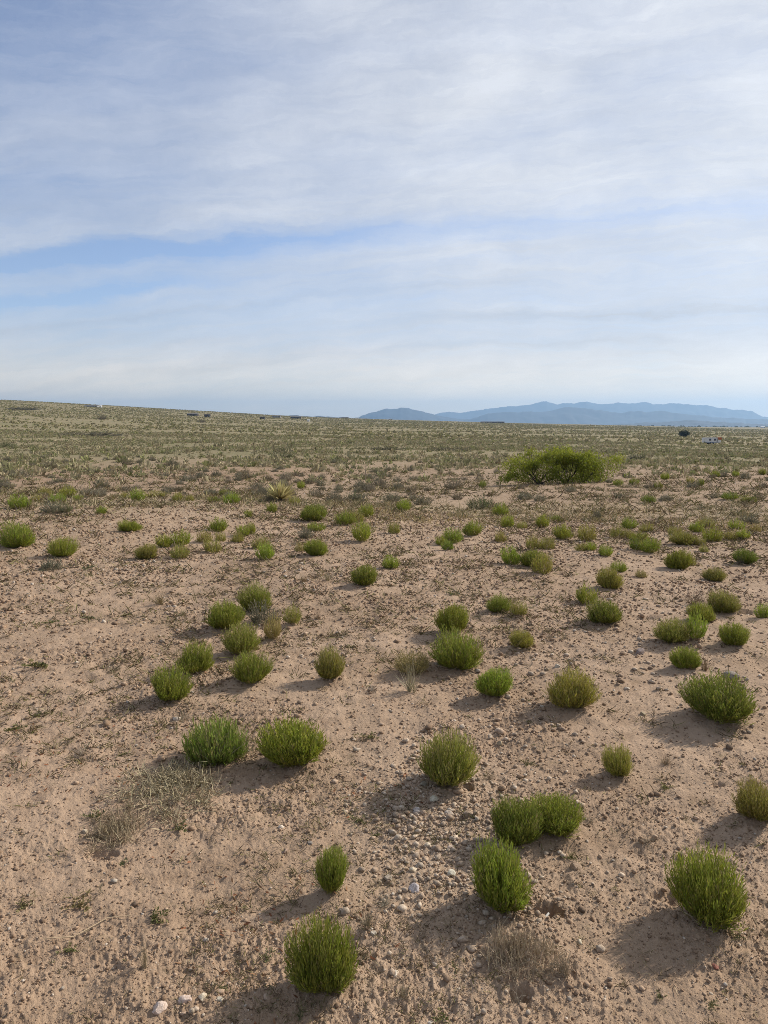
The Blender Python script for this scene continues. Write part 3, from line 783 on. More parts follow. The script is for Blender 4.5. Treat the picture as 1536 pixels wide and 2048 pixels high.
# ------------------------------------------------------------------ dry tufts, dead mats, weeds
DRY = [
# px, row, width, top, mesh family, colour, name, label
(330,1615,200,1530,'mat',(.44,.345,.22),'dead_grass','wide mat of grey dead grass at left, below the bright grassy bush'),
(225,1675,115,1622,'mat',(.42,.33,.215),'dead_grass','lower ragged piece of the dead grass mat at left'),
(1050,1950,130,1880,'mat',(.42,.345,.25),'dead_grass','tangled dead grass mound below the burrow'),
(1128,1960,60,1895,'tuft',(.37,.31,.22),'dry_tuft','upright straw tuft at the right of the dead mound below the burrow'),
(1040,2010,80,1940,'twiggy',(.30,.26,.21),'dead_shrub','bare grey twiggy shrub over a small dark hollow at the bottom edge'),
(290,1942,28,1862,'tuft',(.40,.32,.20),'dry_tuft','thin upright bundle of dry stalks at lower left'),
(730,1862,50,1812,'tuft',(.33,.28,.19),'dry_tuft','brown grass tuft between the nearest bush and the grey stones'),
(768,1812,46,1772,'twiggy',(.34,.31,.27),'dead_shrub','small grey dead tuft just below the block-like grey stone'),
(820,1385,56,1312,'tuft',(.42,.36,.24),'dry_tuft','long pale stalks hanging before the straw-topped bush'),
(745,1385,40,1355,'twiggy',(.36,.33,.29),'dead_shrub','silvery dead twigs left of the straw-topped bush'),
(365,1440,60,1410,'twiggy',(.30,.25,.18),'dead_shrub','small dead tuft between the tilted bush and the bright grassy one'),
(1332,1528,40,1500,'tuft',(.36,.30,.21),'dry_tuft','dry tuft right of the barrel-shaped yellowish bush'),
(975,1562,36,1530,'twiggy',(.24,.19,.13),'dead_shrub','small brown tuft right of the olive bush at the scatter top'),
(1175,1644,40,1618,'twiggy',(.28,.22,.17),'dead_shrub','dark dry tuft touching the right end of the bush pair'),
(1300,1690,60,1665,'twiggy',(.24,.18,.13),'dead_shrub','flat dark twigs on bare sand right of the bush pair'),
(1410,1340,34,1305,'tuft',(.26,.19,.11),'dry_tuft','small dry brown bush attached right of a green one'),
(1388,1207,76,1165,'twiggy',(.20,.14,.09),'dead_shrub','dry brown shrub at the left of the uppermost olive bush'),
(320,1210,46,1178,'tuft',(.33,.24,.12),'dry_tuft','yellow-brown tuft alone on the left sand flat'),
(605,1165,34,1143,'tuft',(.34,.26,.14),'dry_tuft','yellow-brown tuft left of the square green bush'),
(655,1162,30,1138,'tuft',(.36,.30,.18),'dry_tuft','paler tuft between the yellow-brown one and the square bush'),
(365,1232,30,1215,'tuft',(.33,.26,.15),'dry_tuft','small straw tuft left of the diagonal line top'),
(635,1240,30,1218,'tuft',(.34,.25,.16),'dry_tuft','faint brown tuft right of the small dull bush'),
(160,1512,44,1485,'twiggy',(.28,.24,.19),'dead_shrub','grey twig bundle alone on the sand at far left'),
(225,1345,50,1322,'twiggy',(.26,.21,.14),'dead_shrub','brown twigs at left, level with the diagonal line'),
(205,1445,40,1432,'twiggy',(.24,.19,.13),'dead_shrub','low dark twigs at left above the dead grass mat'),
(430,1530,120,1445,'tuft',(.30,.29,.17),'dry_tuft','grey-green skirt of stems around the bright grassy bush'),
(338,1410,40,1385,'twiggy',(.38,.34,.26),'dead_shrub','pale twigs at the front foot of the tilted bush'),
(1497,1635,20,1615,'tuft',(.33,.27,.2),'dry_tuft','tiny tuft at the left foot of the olive bush on the right edge'),
(595,1545,44,1500,'twiggy',(.38,.33,.26),'dead_shrub','pale dead twigs at the foot of the broad spiky bush'),
(1395,1690,30,1670,'twiggy',(.28,.22,.16),'dead_shrub','small twig heap above the big globe-shaped bush'),
(845,1880,30,1840,'twiggy',(.32,.27,.2),'dead_shrub','sparse thin stalks left of the burrow bush shadow'),
(805,1995,40,1955,'tuft',(.38,.31,.21),'dry_tuft','sparse straw stalks just below the lone white stone'),
(525,1430,30,1412,'twiggy',(.26,.20,.14),'dead_shrub','small brown tuft below the round green bush of the line'),
]
fams = {'tuft': tuft_me, 'mat': mat_me, 'twiggy': twiggy_me}
for (px, py, w, top, fam, c, nm, lab) in DRY:
    x, y, r, W, H = measure(px, py, w, top)
    k = {'tuft': .95, 'mat': 1.3, 'twiggy': .9}[fam]
    hz = {'tuft': .78, 'mat': .18, 'twiggy': .7}[fam]
    if fam == 'mat': y += W * .25; H = min(H, .07)
    o = link(nm, random.choice(fams[fam]), None, None, (x, y, gz(x, y) - .004), random.uniform(0, 6), (W * k, W * k, H / hz))
    o.color = jit(c, .06); tag(o, lab, 'dry plant', 'dead and dry tufts on the sand')

# bright grassy bush with the sprawling grey-green skirt
x, y, r, W, H = measure(432, 1518, 120, 1438)
root = empty('grassy_bush', (x, y, gz(x, y) - .01), 0, (W, W, H)); tag(root, 'bright grass-green bush in a grey-green skirt, left of the broad spiky bush', 'bush', SNAKE)
gb = bush_mesh(520, 10, dry=.1, tipdry=.3, leaf=.2, lw=.012, zc=.42, upright=1.6); gb.materials.append(M_LEAF)
f = link('foliage', gb, None, root); f.color = (.24, .345, .045, 1)
f = link('skirt', bush_mesh(260, 9, dry=.35, tipdry=.2, leaf=.12, lw=.014, zc=.3, spread=1.35, lump=.4), M_LEAF, root, scale=(1, 1, .8)); f.color = (.27, .29, .13, 1)
b = link('woody_base', bases[1], None, root); b.color = (.40, .35, .27, 1)

WEEDS = [
(310,1850,80,1815,(.09,.10,.03),'dark green creeping weed right of the long pale twig'),
(130,1900,60,1875,(.13,.15,.045),'grey-green weed at lower left below the long pale twig'),
(80,1335,90,1298,(.10,.115,.035),'sprawling green weed on the left sand flat'),
(100,1245,46,1230,(.12,.14,.05),'small green weed at left above the sprawling one'),
(180,1235,50,1215,(.14,.15,.08),'grey-green weed second from the left on the left flat'),
(245,1232,40,1214,(.16,.14,.06),'olive weed third along the left flat'),
(30,1458,60,1440,(.11,.125,.04),'green weed at the left edge beside a larger one'),
(80,1430,50,1412,(.12,.12,.05),'olive weed just right of the left-edge weed'),
(238,1512,40,1498,(.10,.10,.04),'dark little weed above the dead grass mat'),
(20,1462,34,1440,(.14,.13,.04),'yellowish weed cut by the left edge'),
(600,2030,40,1995,(.10,.13,.05),'weed in the shadow of the nearest bush'),
(890,2035,70,2005,(.09,.11,.035),'green weed at the bottom edge near the middle'),
(535,1915,46,1890,(.11,.14,.05),'pale green weed just left of the nearest bush'),
(1418,2012,50,1985,(.11,.12,.05),'weed at the bottom right below the reddish chip'),
(1320,1990,40,1965,(.12,.12,.05),'small weed left of the bottom right weed'),
(905,1938,36,1905,(.12,.14,.06),'thin upright weed left of the dead mound'),
(1055,1532,44,1510,(.12,.11,.05),'dull weed left of the barrel-shaped bush'),
(1330,1575,46,1560,(.15,.15,.05),'yellow-green weed below the dry tuft right of centre'),
(1140,1718,44,1695,(.12,.13,.045),'green weed under the right bush of the touching pair'),
(1110,1608,36,1592,(.12,.14,.05),'small weed behind the touching bush pair'),
(740,1475,60,1458,(.17,.16,.07),'flat yellowish weed right of the broad spiky bush'),
(720,1640,60,1618,(.13,.15,.06),'weed under the shadow tip of the olive bush'),
(745,1668,40,1648,(.12,.14,.05),'small green weed at the left edge of the stone scatter'),
(240,1725,40,1712,(.14,.17,.08),'pale weed below the dead grass mat'),
(360,1665,60,1645,(.10,.125,.045),'green weed at the right end of the dead grass mat'),
(190,1640,60,1618,(.12,.13,.05),'olive weed at the left end of the dead grass mat'),
(160,1810,90,1785,(.19,.15,.07),'brownish sprawling weed at lower left, above the long twig'),
(45,1812,60,1795,(.17,.15,.07),'faded weed at the left edge, lower left'),
(440,1985,40,1968,(.13,.14,.06),'small weed left of the nearest bush shadow'),
(1060,1120,30,1108,(.12,.12,.05),'weed behind the pale vase-shaped bush'),
(590,1480,40,1465,(.13,.13,.06),'weed right behind the broad spiky bush'),
(1470,1880,50,1862,(.12,.12,.05),'weed at the right foot of the big globe-shaped bush'),
(1090,1620,34,1602,(.13,.14,.05),'weed between bush pair and white stones'),
(170,1140,50,1125,(.13,.14,.08),'grey weed below the round dark bush at left'),
(700,1295,40,1280,(.14,.14,.06),'weed right of the ragged olive bush'),
(905,1190,40,1178,(.13,.14,.07),'weed behind the medium green bush near the centre'),
]
for (px, py, w, top, c, lab) in WEEDS:
    x, y, r, W, H = measure(px, py, w, top)
    o = link('weed', random.choice(weed_me), None, None, (x, y, gz(x, y) - .002), random.uniform(0, 6), (W, W, max(W * .9, H)))
    o.color = jit(c, .1); tag(o, lab, 'weed', 'low weeds creeping on the sand')

# long pale twig at lower left
def tube(pts, rads, sides=6):
    V = []; T = []
    pts = [Vector(p) for p in pts]
    for i, p in enumerate(pts):
        d = (pts[min(i + 1, len(pts) - 1)] - pts[max(i - 1, 0)]).normalized()
        s = d.orthogonal().normalized(); t = d.cross(s)
        for k in range(sides):
            a = 2 * math.pi * k / sides
            V.append(p + (s * math.cos(a) + t * math.sin(a)) * rads[i])
    for i in range(len(pts) - 1):
        for k in range(sides):
            a = i * sides + k; b = i * sides + (k + 1) % sides
            T += [(a, b, b + sides), (a, b + sides, a + sides)]
    return np.array([tuple(v) for v in V]), np.array(T)
pts = []
for px, py in ((87, 1882), (147, 1875), (165, 1866), (215, 1840), (262, 1836)):
    x, y, _ = hit(px, py); pts.append((x, y, gz(x, y) + .008))
V, T = tube(pts, [.0012, .0019, .0019, .0017, .001])
tw = link('twig', mesh_from('twig', V, T), simple('pale_twig', (.50, .38, .24))); tag(tw, 'long pale broken twig lying on the sand at lower left', 'twig')
pts = []
for px, py, dz in ((1086, 1850, .004), (1093, 1844, .010), (1097, 1840, .012)):
    x, y, _ = hit(px, py); pts.append((x, y, float(macro(x, y)) + .012 + dz))
V, T = tube(pts, [.003, .004, .0035])
tw = link('stick', mesh_from('stick', V, T), simple('white_stick', (.60, .56, .50))); tag(tw, 'short white stick at the mouth of the burrow', 'stick')

# litter: tiny stems, rusty leaf bits and seedlings nobody could count
def litter(name, X, Y, L, cols, mat, label, up=.35, w=.0025, per=1):
    n = len(X); Z = ground(X, Y)
    p0 = np.stack([X, Y, Z], 1); az = rng.uniform(0, 6.283, n); el = rng.uniform(.0, up, n) * 1.6
    p2 = p0 + np.stack([np.cos(az) * np.cos(el), np.sin(az) * np.cos(el), np.sin(el)], 1) * L[:, None]
    p2[:, 2] += .004; p0[:, 2] += .002
    p1 = (p0 + p2) / 2 + rng.normal(0, .12, (n, 3)) * L[:, None]; p1[:, 2] = np.maximum(p1[:, 2], p0[:, 2] + .003)
    V, T = ribbons(p0, p1, p2, w)
    k = rng.integers(0, len(cols), n); c = np.array(cols)[k] * rng.uniform(.7, 1.25, n)[:, None]
    c = np.repeat(c, 5, axis=0)
    o = link(name, mesh_from(name, V, T, {'var': np.concatenate([c, np.ones((len(c), 1))], 1)}), mat); tag(o, label, None, None, 'stuff'); return o
def attr_mat(name, transl=.15):
    m, nt = new_mat(name); at = N(nt, 'ShaderNodeAttribute', attribute_name='var')
    d = N(nt, 'ShaderNodeBsdfDiffuse'); nt.links.new(at.outputs['Color'], d.inputs['Color'])
    t = N(nt, 'ShaderNodeBsdfTranslucent'); nt.links.new(at.outputs['Color'], t.inputs['Color'])
    mx = N(nt, 'ShaderNodeMixShader'); mx.inputs[0].default_value = transl
    nt.links.new(d.outputs[0], mx.inputs[1]); nt.links.new(t.outputs[0], mx.inputs[2]); out_n(nt, mx.outputs[0]); return m
M_ATT = attr_mat('dry_litter')
# clumped: small sprigs of several stems
nc = 9000
lr = rng.uniform(math.log(1.6), math.log(46), nc); az = rng.uniform(R(-34), R(34), nc); r = np.exp(lr)
cx, cy = r * np.sin(az), r * np.cos(az)
ok = rng.random(nc) < .13 + .30 * smooth((r - 9) / 12) + 1.0 * smooth((fbm(cx * .8, cy * .8, 91, 3) - .42) / .2)
cx, cy, r = cx[ok], cy[ok], r[ok]
m = rng.integers(4, 18, len(cx)); cid = np.repeat(np.arange(len(cx)), m)
sz = np.clip(r * .0075, .014, .14) * np.exp(rng.normal(0, .4, len(cx)))
X = cx[cid] + rng.normal(0, 1, len(cid)) * sz[cid] * .7; Y = cy[cid] + rng.normal(0, 1, len(cid)) * sz[cid] * .7
tones = [(.20, .15, .09), (.15, .115, .07), (.30, .24, .15), (.14, .13, .05), (.22, .20, .09), (.12, .09, .06), (.38, .31, .21)]
litter('dry_litter', X, Y, sz[cid] * rng.uniform(.5, 1.6, len(cid)), tones, M_ATT, 'scraps of dry stems and seedlings over the sand', up=.55, w=np.clip(np.hypot(X, Y) * .0010, .0015, .03))
X = []; Y = []; L_ = []
for (px_, w_, tone_, lab_, x_, y_, r_, W_, H_) in rows:
    if r_ > 8: continue
    k_ = int(70 * min(1, 3 / r_)); a_ = rng.uniform(0, 6.283, k_); d_ = W_ * (.12 + .34 * rng.random(k_))
    X += list(x_ + d_ * np.cos(a_)); Y += list(y_ + d_ * np.sin(a_)); L_ += list(W_ * rng.uniform(.06, .22, k_))
litter('dead_stem_litter', np.array(X), np.array(Y), np.array(L_), [(.36, .28, .18), (.26, .19, .12), (.18, .13, .08), (.44, .36, .25)], M_ATT, 'dead stem scraps fallen round the feet of the bushes', up=.5, w=np.clip(np.hypot(np.array(X), np.array(Y)) * .0011, .002, .008))
n = 1500; lr = rng.uniform(math.log(1.6), math.log(5), n); az = rng.uniform(R(-32), R(5), n); r = np.exp(lr); X, Y = r * np.sin(az), r * np.cos(az)
ok = fbm(X * 2.2, Y * 2.2, 95, 2) > .60
litter('leaf_litter', X[ok], Y[ok], np.full(ok.sum(), .02), [(.34, .15, .085), (.36, .21, .12), (.25, .11, .06)], M_ATT, 'rust-red dried leaf scraps on the sand', up=.4, w=.006)

# ------------------------------------------------------------------ sagebrush beyond the crest
SG = {'s': (.175, .185, .125), 'k': (.10, .115, .075), 'w': (.25, .235, .175), 'n': (.15, .125, .08), 'e': (.095, .150, .040)}
SAGE = [
(205,976,32,958,'k','dark grey-green sagebrush on the crest, left of a pale one'),
(197,991,38,976,'w','pale silvery sagebrush just in front of the dark one on the crest'),
(253,930,24,916,'n','brown sagebrush alone on the red bare patch'),
(100,937,30,922,'n','dark dry sagebrush at the left end of the red bare patch'),
(40,955,30,938,'w','pale grass-like sagebrush at the far left'),
(8,975,24,953,'s','grey sagebrush cut by the left edge'),
(15,924,14,912,'k','dark sagebrush at the left edge on the red patch'),
(345,932,26,918,'k','dark green-grey sagebrush right of the red bare patch'),
(402,955,24,942,'s','grey sagebrush pair member left of a darker one'),
(380,962,34,946,'w','pale sagebrush left of the grey pair member'),
(432,953,20,940,'k','dark sagebrush right of the grey pair member'),
(490,958,34,942,'n','brown-grey sagebrush up-left of the yucca'),
(570,962,32,945,'w','pale sagebrush directly behind the yucca'),
(735,980,26,964,'k','dark sagebrush right of the thin dry stalk'),
(722,977,30,960,'s','grey sagebrush at the foot of the thin dry stalk'),
(760,972,34,954,'w','pale sagebrush right of the thin dry stalk'),
(792,980,22,964,'s','round grey sagebrush second right of the stalk'),
(908,978,36,956,'w','straw-pale sagebrush alone left of the mesquite'),
(820,942,16,932,'k','dark dot-like sagebrush behind the pale ones'),
(670,1003,36,982,'s','grey-green sagebrush right of the small bright bush'),
(705,1002,36,983,'e','greener sagebrush between two grey ones, right of the yucca'),
(785,1003,40,985,'s','grey sagebrush above the start of the dry grass strip'),
(845,1010,36,992,'s','grey-green sagebrush on the far side of the dry grass strip'),
(965,1018,60,992,'e','low dark green patch bush left of the front mesquite bushes'),
(1195,1038,20,1018,'k','grey-green bush alone at the foot of the right slope'),
(525,1246,62,1206,'s','grey sagebrush inside the diagonal bush line'),
(108,1026,44,1002,'s','grey-green sagebrush in front of the left crest group'),
(132,1025,26,1006,'e','green-grey bush leaning on the sagebrush before the left crest group'),
(612,1076,32,1055,'s','low grey sagebrush in front of the two-lobed bush'),
(100,1140,50,1118,'s','faint grey sagebrush below the round dark bush at far left'),
(540,1005,36,985,'s','grey sagebrush hugging the left foot of the yucca'),
(1500,1048,30,1030,'s','grey-green sagebrush behind the bushes at the right edge'),
(1480,1130,14,1112,'w','pale sprig in front of the dark flat-topped bush'),
(565,917,52,904,'e','bright green low shrub on the plain, front one of two'),
(565,904,36,895,'e','bright green low shrub on the plain, back one of two'),
(14,895,30,884,'e','green low shrub on the plain at the left edge'),
(438,893,20,884,'e','small green shrub on the plain left of centre'),
(1272,919,42,909,'k','long dark shrub just right of the mesquite top'),
(205,839,18,830,'n','brown shrub high on the left hillside'),
(180,872,150,864,'k','long dark shrub line across the left hillside'),
(900,902,90,894,'k','long dark shrub line on the plain left of the mesquite'),
(775,900,70,893,'k','shorter dark shrub line on the plain right of centre'),
(404,845,16,838,'n','small brown shrub on the hillside below the dark shed'),
(40,820,90,814,'k','dark shrub line near the top of the left hill'),
(1120,905,18,893,'k','dark shrub hidden behind the mesquite crown'),
(1385,975,24,962,'s','grey sagebrush behind the pair on the bare right slope'),
(1490,958,24,944,'s','grey sagebrush at the top right of the bare slope'),
(1335,1000,20,992,'n','small brown shrub low on the bare right slope'),
]
def shrub(px, py, w, top, tone, lab, grp):
    x, y, r, W, H = measure(px, py, w, top)
    nm = 'sagebrush' if tone in 'skwn' else 'green_shrub'
    o = link(nm, random.choice(sage_me), None, None, (x, y, float(macro(x, y)) - .03 * H), random.uniform(0, 6), (W * 1.05, min(W, max(2.2 * H, W * .35)) * 1.05, H * 1.1))
    if w > 2.6 * (py - top): o.rotation_euler = (0, 0, 0)
    o.color = jit(SG[tone], .12); tag(o, lab, 'shrub', grp)
for s in SAGE: shrub(*s, 'sagebrush beyond the sandy crest')
# further small ones seen as separate dots across the flat beyond the crest
rs = random.Random(3)
cnt = 0
while cnt < 170:
    px = rs.uniform(-10, 1546); py = 912 + (rs.random() ** .8) * 92
    if px > 960 and py > 925 and rs.random() < .8: continue
    if px < 330 and py > 940 and rs.random() < .6: continue
    hgt = rs.uniform(6, 12) * (.55 + .75 * (py - 905) / 95); w = hgt * rs.uniform(1.3, 2.6)
    tone = rs.choices('skwn', (5, 2, 3, 2))[0]
    shrub(px, py, w, py - hgt, tone, 'small sagebrush clump dotting the flat between crest and plain', 'small sagebrush dotting the flat'); cnt += 1

# brush that covers the far plain: uncountable
def brush(name, n, r0, r1, dens_pow, size, tones, label, blades, seed, az0=-31, az1=31, patch=12., thr=.42, hfac=.55, near=None, lw=.22):
    g_ = np.random.default_rng(seed)
    u = g_.random(n); r = (r0 ** dens_pow + u * (r1 ** dens_pow - r0 ** dens_pow)) ** (1 / dens_pow)
    az = g_.uniform(R(az0), R(az1), n); X, Y = r * np.sin(az), r * np.cos(az)
    ok = g_.random(n) < .12 + smooth((fbm(X / patch, Y / patch, seed, 3) - thr) / .18)
    if near: ok &= g_.random(n) < smooth((r - near[0]) / (near[1] - near[0]))
    X, Y, r = X[ok], Y[ok], r[ok]; n = len(X)
    W = size(r, g_, n); Z = macro(X, Y) - .02
    idx = np.repeat(np.arange(n), blades); k = len(idx)
    a = g_.uniform(0, 6.283, k); el = np.arcsin(np.clip(g_.uniform(.05, 1.0, k), 0, 1))
    rr = g_.uniform(.55, 1.05, k)
    d = np.stack([np.cos(a) * np.cos(el) * .5, np.sin(a) * np.cos(el) * .5, np.sin(el) * hfac], 1) * (rr * W[idx])[:, None]
    c = np.stack([X, Y, Z], 1)[idx]
    p0 = c + d * np.array([.35, .35, .1]); tip = c + d
    side = np.cross(d, g_.normal(size=(k, 3))); side /= np.linalg.norm(side, axis=1, keepdims=True) + 1e-9
    wd = (W[idx] * g_.uniform(.65, 1.35, k) * lw)[:, None]
    V = np.stack([p0, tip - side * wd, tip + d * .15 , tip + side * wd], 1).reshape(-1, 3)
    b = (np.arange(k) * 4)[:, None]
    Q = b + np.array([[0, 1, 2, 3]])
    ct = np.array(tones)[g_.integers(0, len(tones), n)] * g_.uniform(.82, 1.2, n)[:, None]
    cc = np.repeat(ct[idx] * g_.uniform(.75, 1.25, k)[:, None], 4, axis=0)
    o = link(name, mesh_from(name, V, Q, {'var': np.concatenate([cc, np.ones((len(cc), 1))], 1)}), M_BRUSH); tag(o, label, None, None, 'stuff')
M_BRUSH = attr_mat('brush_leaf', .2)
T1 = [(.31, .285, .175), (.35, .31, .19), (.265, .26, .14), (.38, .335, .215), (.25, .255, .115), (.31, .26, .165)]
T2 = [(.305, .28, .145), (.33, .29, .165), (.27, .265, .122), (.36, .315, .19), (.285, .255, .145)]
brush('sagebrush_cover', 48000, 30, 270, 1.15, lambda r, g_, n: np.clip(.33 * np.exp(g_.normal(0, .38, n)) * (1 + r / 260), .15, 1.2), T1, 'endless low sagebrush covering the middle plain', 16, 103, patch=9., thr=.40, near=(27, 62), lw=.085)
brush('far_brush', 42000, 230, 1500, 1.1, lambda r, g_, n: np.clip(.65 * np.exp(g_.normal(0, .4, n)) * (1 + r / 550), .4, 2.2), T2, 'olive scrub covering the far plain and hillside', 9, 107, patch=60., thr=.36)
brush('valley_trees', 1600, 2900, 6500, 1.2, lambda r, g_, n: np.clip(9 * np.exp(g_.normal(0, .4, n)), 5, 16), [(.06, .08, .04), (.08, .09, .045)], 'dark tree cover on the valley floor far off', 12, 109, patch=300., az0=14, hfac=.35)
# dry grass on the flat behind the crest: little bunches of thin blades
nc = 2400
lr = rng.uniform(math.log(14.5), math.log(52), nc); az = rng.uniform(R(-33), R(33), nc); r = np.exp(lr); cx, cy = r * np.sin(az), r * np.cos(az)
ok = rng.random(nc) < .15 + smooth((fbm(cx / 3.5, cy / 3.5, 101, 3) - .44) / .2); cx, cy, r = cx[ok], cy[ok], r[ok]
cid = np.repeat(np.arange(len(cx)), 16); sz = .065 * (1 + cx * 0 + r / 45) * np.exp(rng.normal(0, .4, len(cx)))
X = cx[cid] + rng.normal(0, .6, len(cid)) * sz[cid]; Y = cy[cid] + rng.normal(0, .6, len(cid)) * sz[cid]
litter('dry_grass', X, Y, sz[cid] * rng.uniform(.6, 1.5, len(cid)), [(.36, .30, .18), (.30, .25, .14), (.24, .22, .13), (.40, .34, .22), (.20, .20, .11)], M_ATT, 'thin dry grass on the flat behind the crest', up=.9, w=.012)

# dry grass strip along the gully in front of the right slope
strip = []
n = 3600; t = rng.random(n)
px = 700 + t * 880; pyc = 1026 + 18 * t + 8 * np.sin(t * 9)
P = [hit(a, b + rng.normal(0, 9)) for a, b in zip(px[::40], pyc[::40])]
cx = np.array([p[0] for p in P]); cy = np.array([p[1] for p in P])
i = rng.integers(0, len(cx), n)
X = cx[i] + rng.normal(0, .35, n); Y = cy[i] + rng.normal(0, .35, n)
litter('straw_grass', X, Y, rng.uniform(.04, .11, n), [(.44, .34, .18), (.38, .29, .15), (.48, .40, .25), (.26, .23, .10)], M_ATT, 'straw-yellow grass strip along the shallow gully', up=.9, w=.012)

# ------------------------------------------------------------------ yucca, stalk
def yucca():
    x, y, r, W, H = measure(560, 1006, 84, 960)
    root = empty('yucca', (x, y, gz(x, y)), 0, (1, 1, 1)); tag(root, 'spiky yucca with pale stiff blades on the crest, left of centre', 'yucca')
    n = 150; az_ = rng.uniform(0, 6.283, n); el = np.arcsin(rng.uniform(.22, 1, n)); L = rng.uniform(.75, 1.05, n)
    c0 = np.zeros((n, 3)); c0[:, 2] = H * .16
    d = np.stack([np.cos(az_) * np.cos(el) * W * .5, np.sin(az_) * np.cos(el) * W * .5, np.sin(el) * H * .98], 1) * L[:, None]
    p2 = c0 + d; p1 = c0 + d * .5
    a = Acc(); a.add(ribbons(c0, p1, p2, .040), np.stack([rng.uniform(.6, 1.3, n), rng.random(n) * .6, rng.random(n)], 1), 5)
    me = a.mesh('rosette'); o = link('rosette', me, plant_mat('yucca_leaf', dry=(.46, .39, .20)), root); o.color = (.50, .44, .20, 1)
    n = 90; az_ = rng.uniform(0, 6.283, n)
    c0 = np.zeros((n, 3)); c0[:, 2] = H * .2
    p2 = np.stack([np.cos(az_) * W * .28, np.sin(az_) * W * .28, np.full(n, .01)], 1) * rng.uniform(.6, 1.2, n)[:, None]
    p1 = p2 * .8; p1[:, 2] = H * .15
    a = Acc(); a.add(ribbons(c0, p1, p2, .024), np.stack([rng.uniform(.5, 1.2, n), rng.random(n), rng.random(n)], 1), 5)
    o = link('dead_skirt', a.mesh('dead_skirt'), M_TWIG, root); o.color = (.24, .20, .16, 1)
yucca()
x, y, r, W, H = measure(731, 962, 4, 925)
V, T = tube([(0, 0, 0), (.01, 0, H * .5), (.03, .01, H)], [.03, .022, .008])
st = link('dry_stalk', mesh_from('dry_stalk', V, T), simple('dry_stalk', (.36, .29, .20)), None, (x, y, float(macro(x, y)))); tag(st, 'thin pale dry stalk standing above the sagebrush at centre', 'stalk')

# ------------------------------------------------------------------ trees
def branchy(limbs, levels, rs, grow):
    """recursive limbs -> tube mesh + list of twig end points"""
    VV = []; TT = []; n = 0; ends = []
    def limb(p, d, L, r0, lev):
        nonlocal n
        k = 5; pts = [p]; q = Vector(p); dd = Vector(d)
        for i in range(k):
            dd = (dd + Vector((rs.gauss(0, .16), rs.gauss(0, .16), rs.gauss(.03, .12) + grow * (i / k)))).normalized()
            q = q + dd * (L / k); q.z = max(q.z, .05); pts.append(q.copy())
        rads = [r0 * (1 - .7 * i / k) for i in range(k + 1)]
        V, T = tube(pts, rads, 5 if lev == 0 else 4)
        VV.append(V); TT.append(T + n); n += len(V)
        if lev < levels:
            for j in range(rs.randint(3, 5)):
                i = rs.randint(2, k); nd = (dd + Vector((rs.gauss(0, .7), rs.gauss(0, .7), rs.gauss(.25, .4)))).normalized()
                limb(pts[i].copy(), nd, L * rs.uniform(.42, .7), rads[i] * .7, lev + 1)
        if lev >= levels - 1:
            for i in range(2, k + 1): ends.append((pts[i], dd.copy()))
    for p, d, L, r0 in limbs: limb(Vector(p), Vector(d).normalized(), L, r0, 0)
    return np.concatenate(VV), np.concatenate(TT), ends

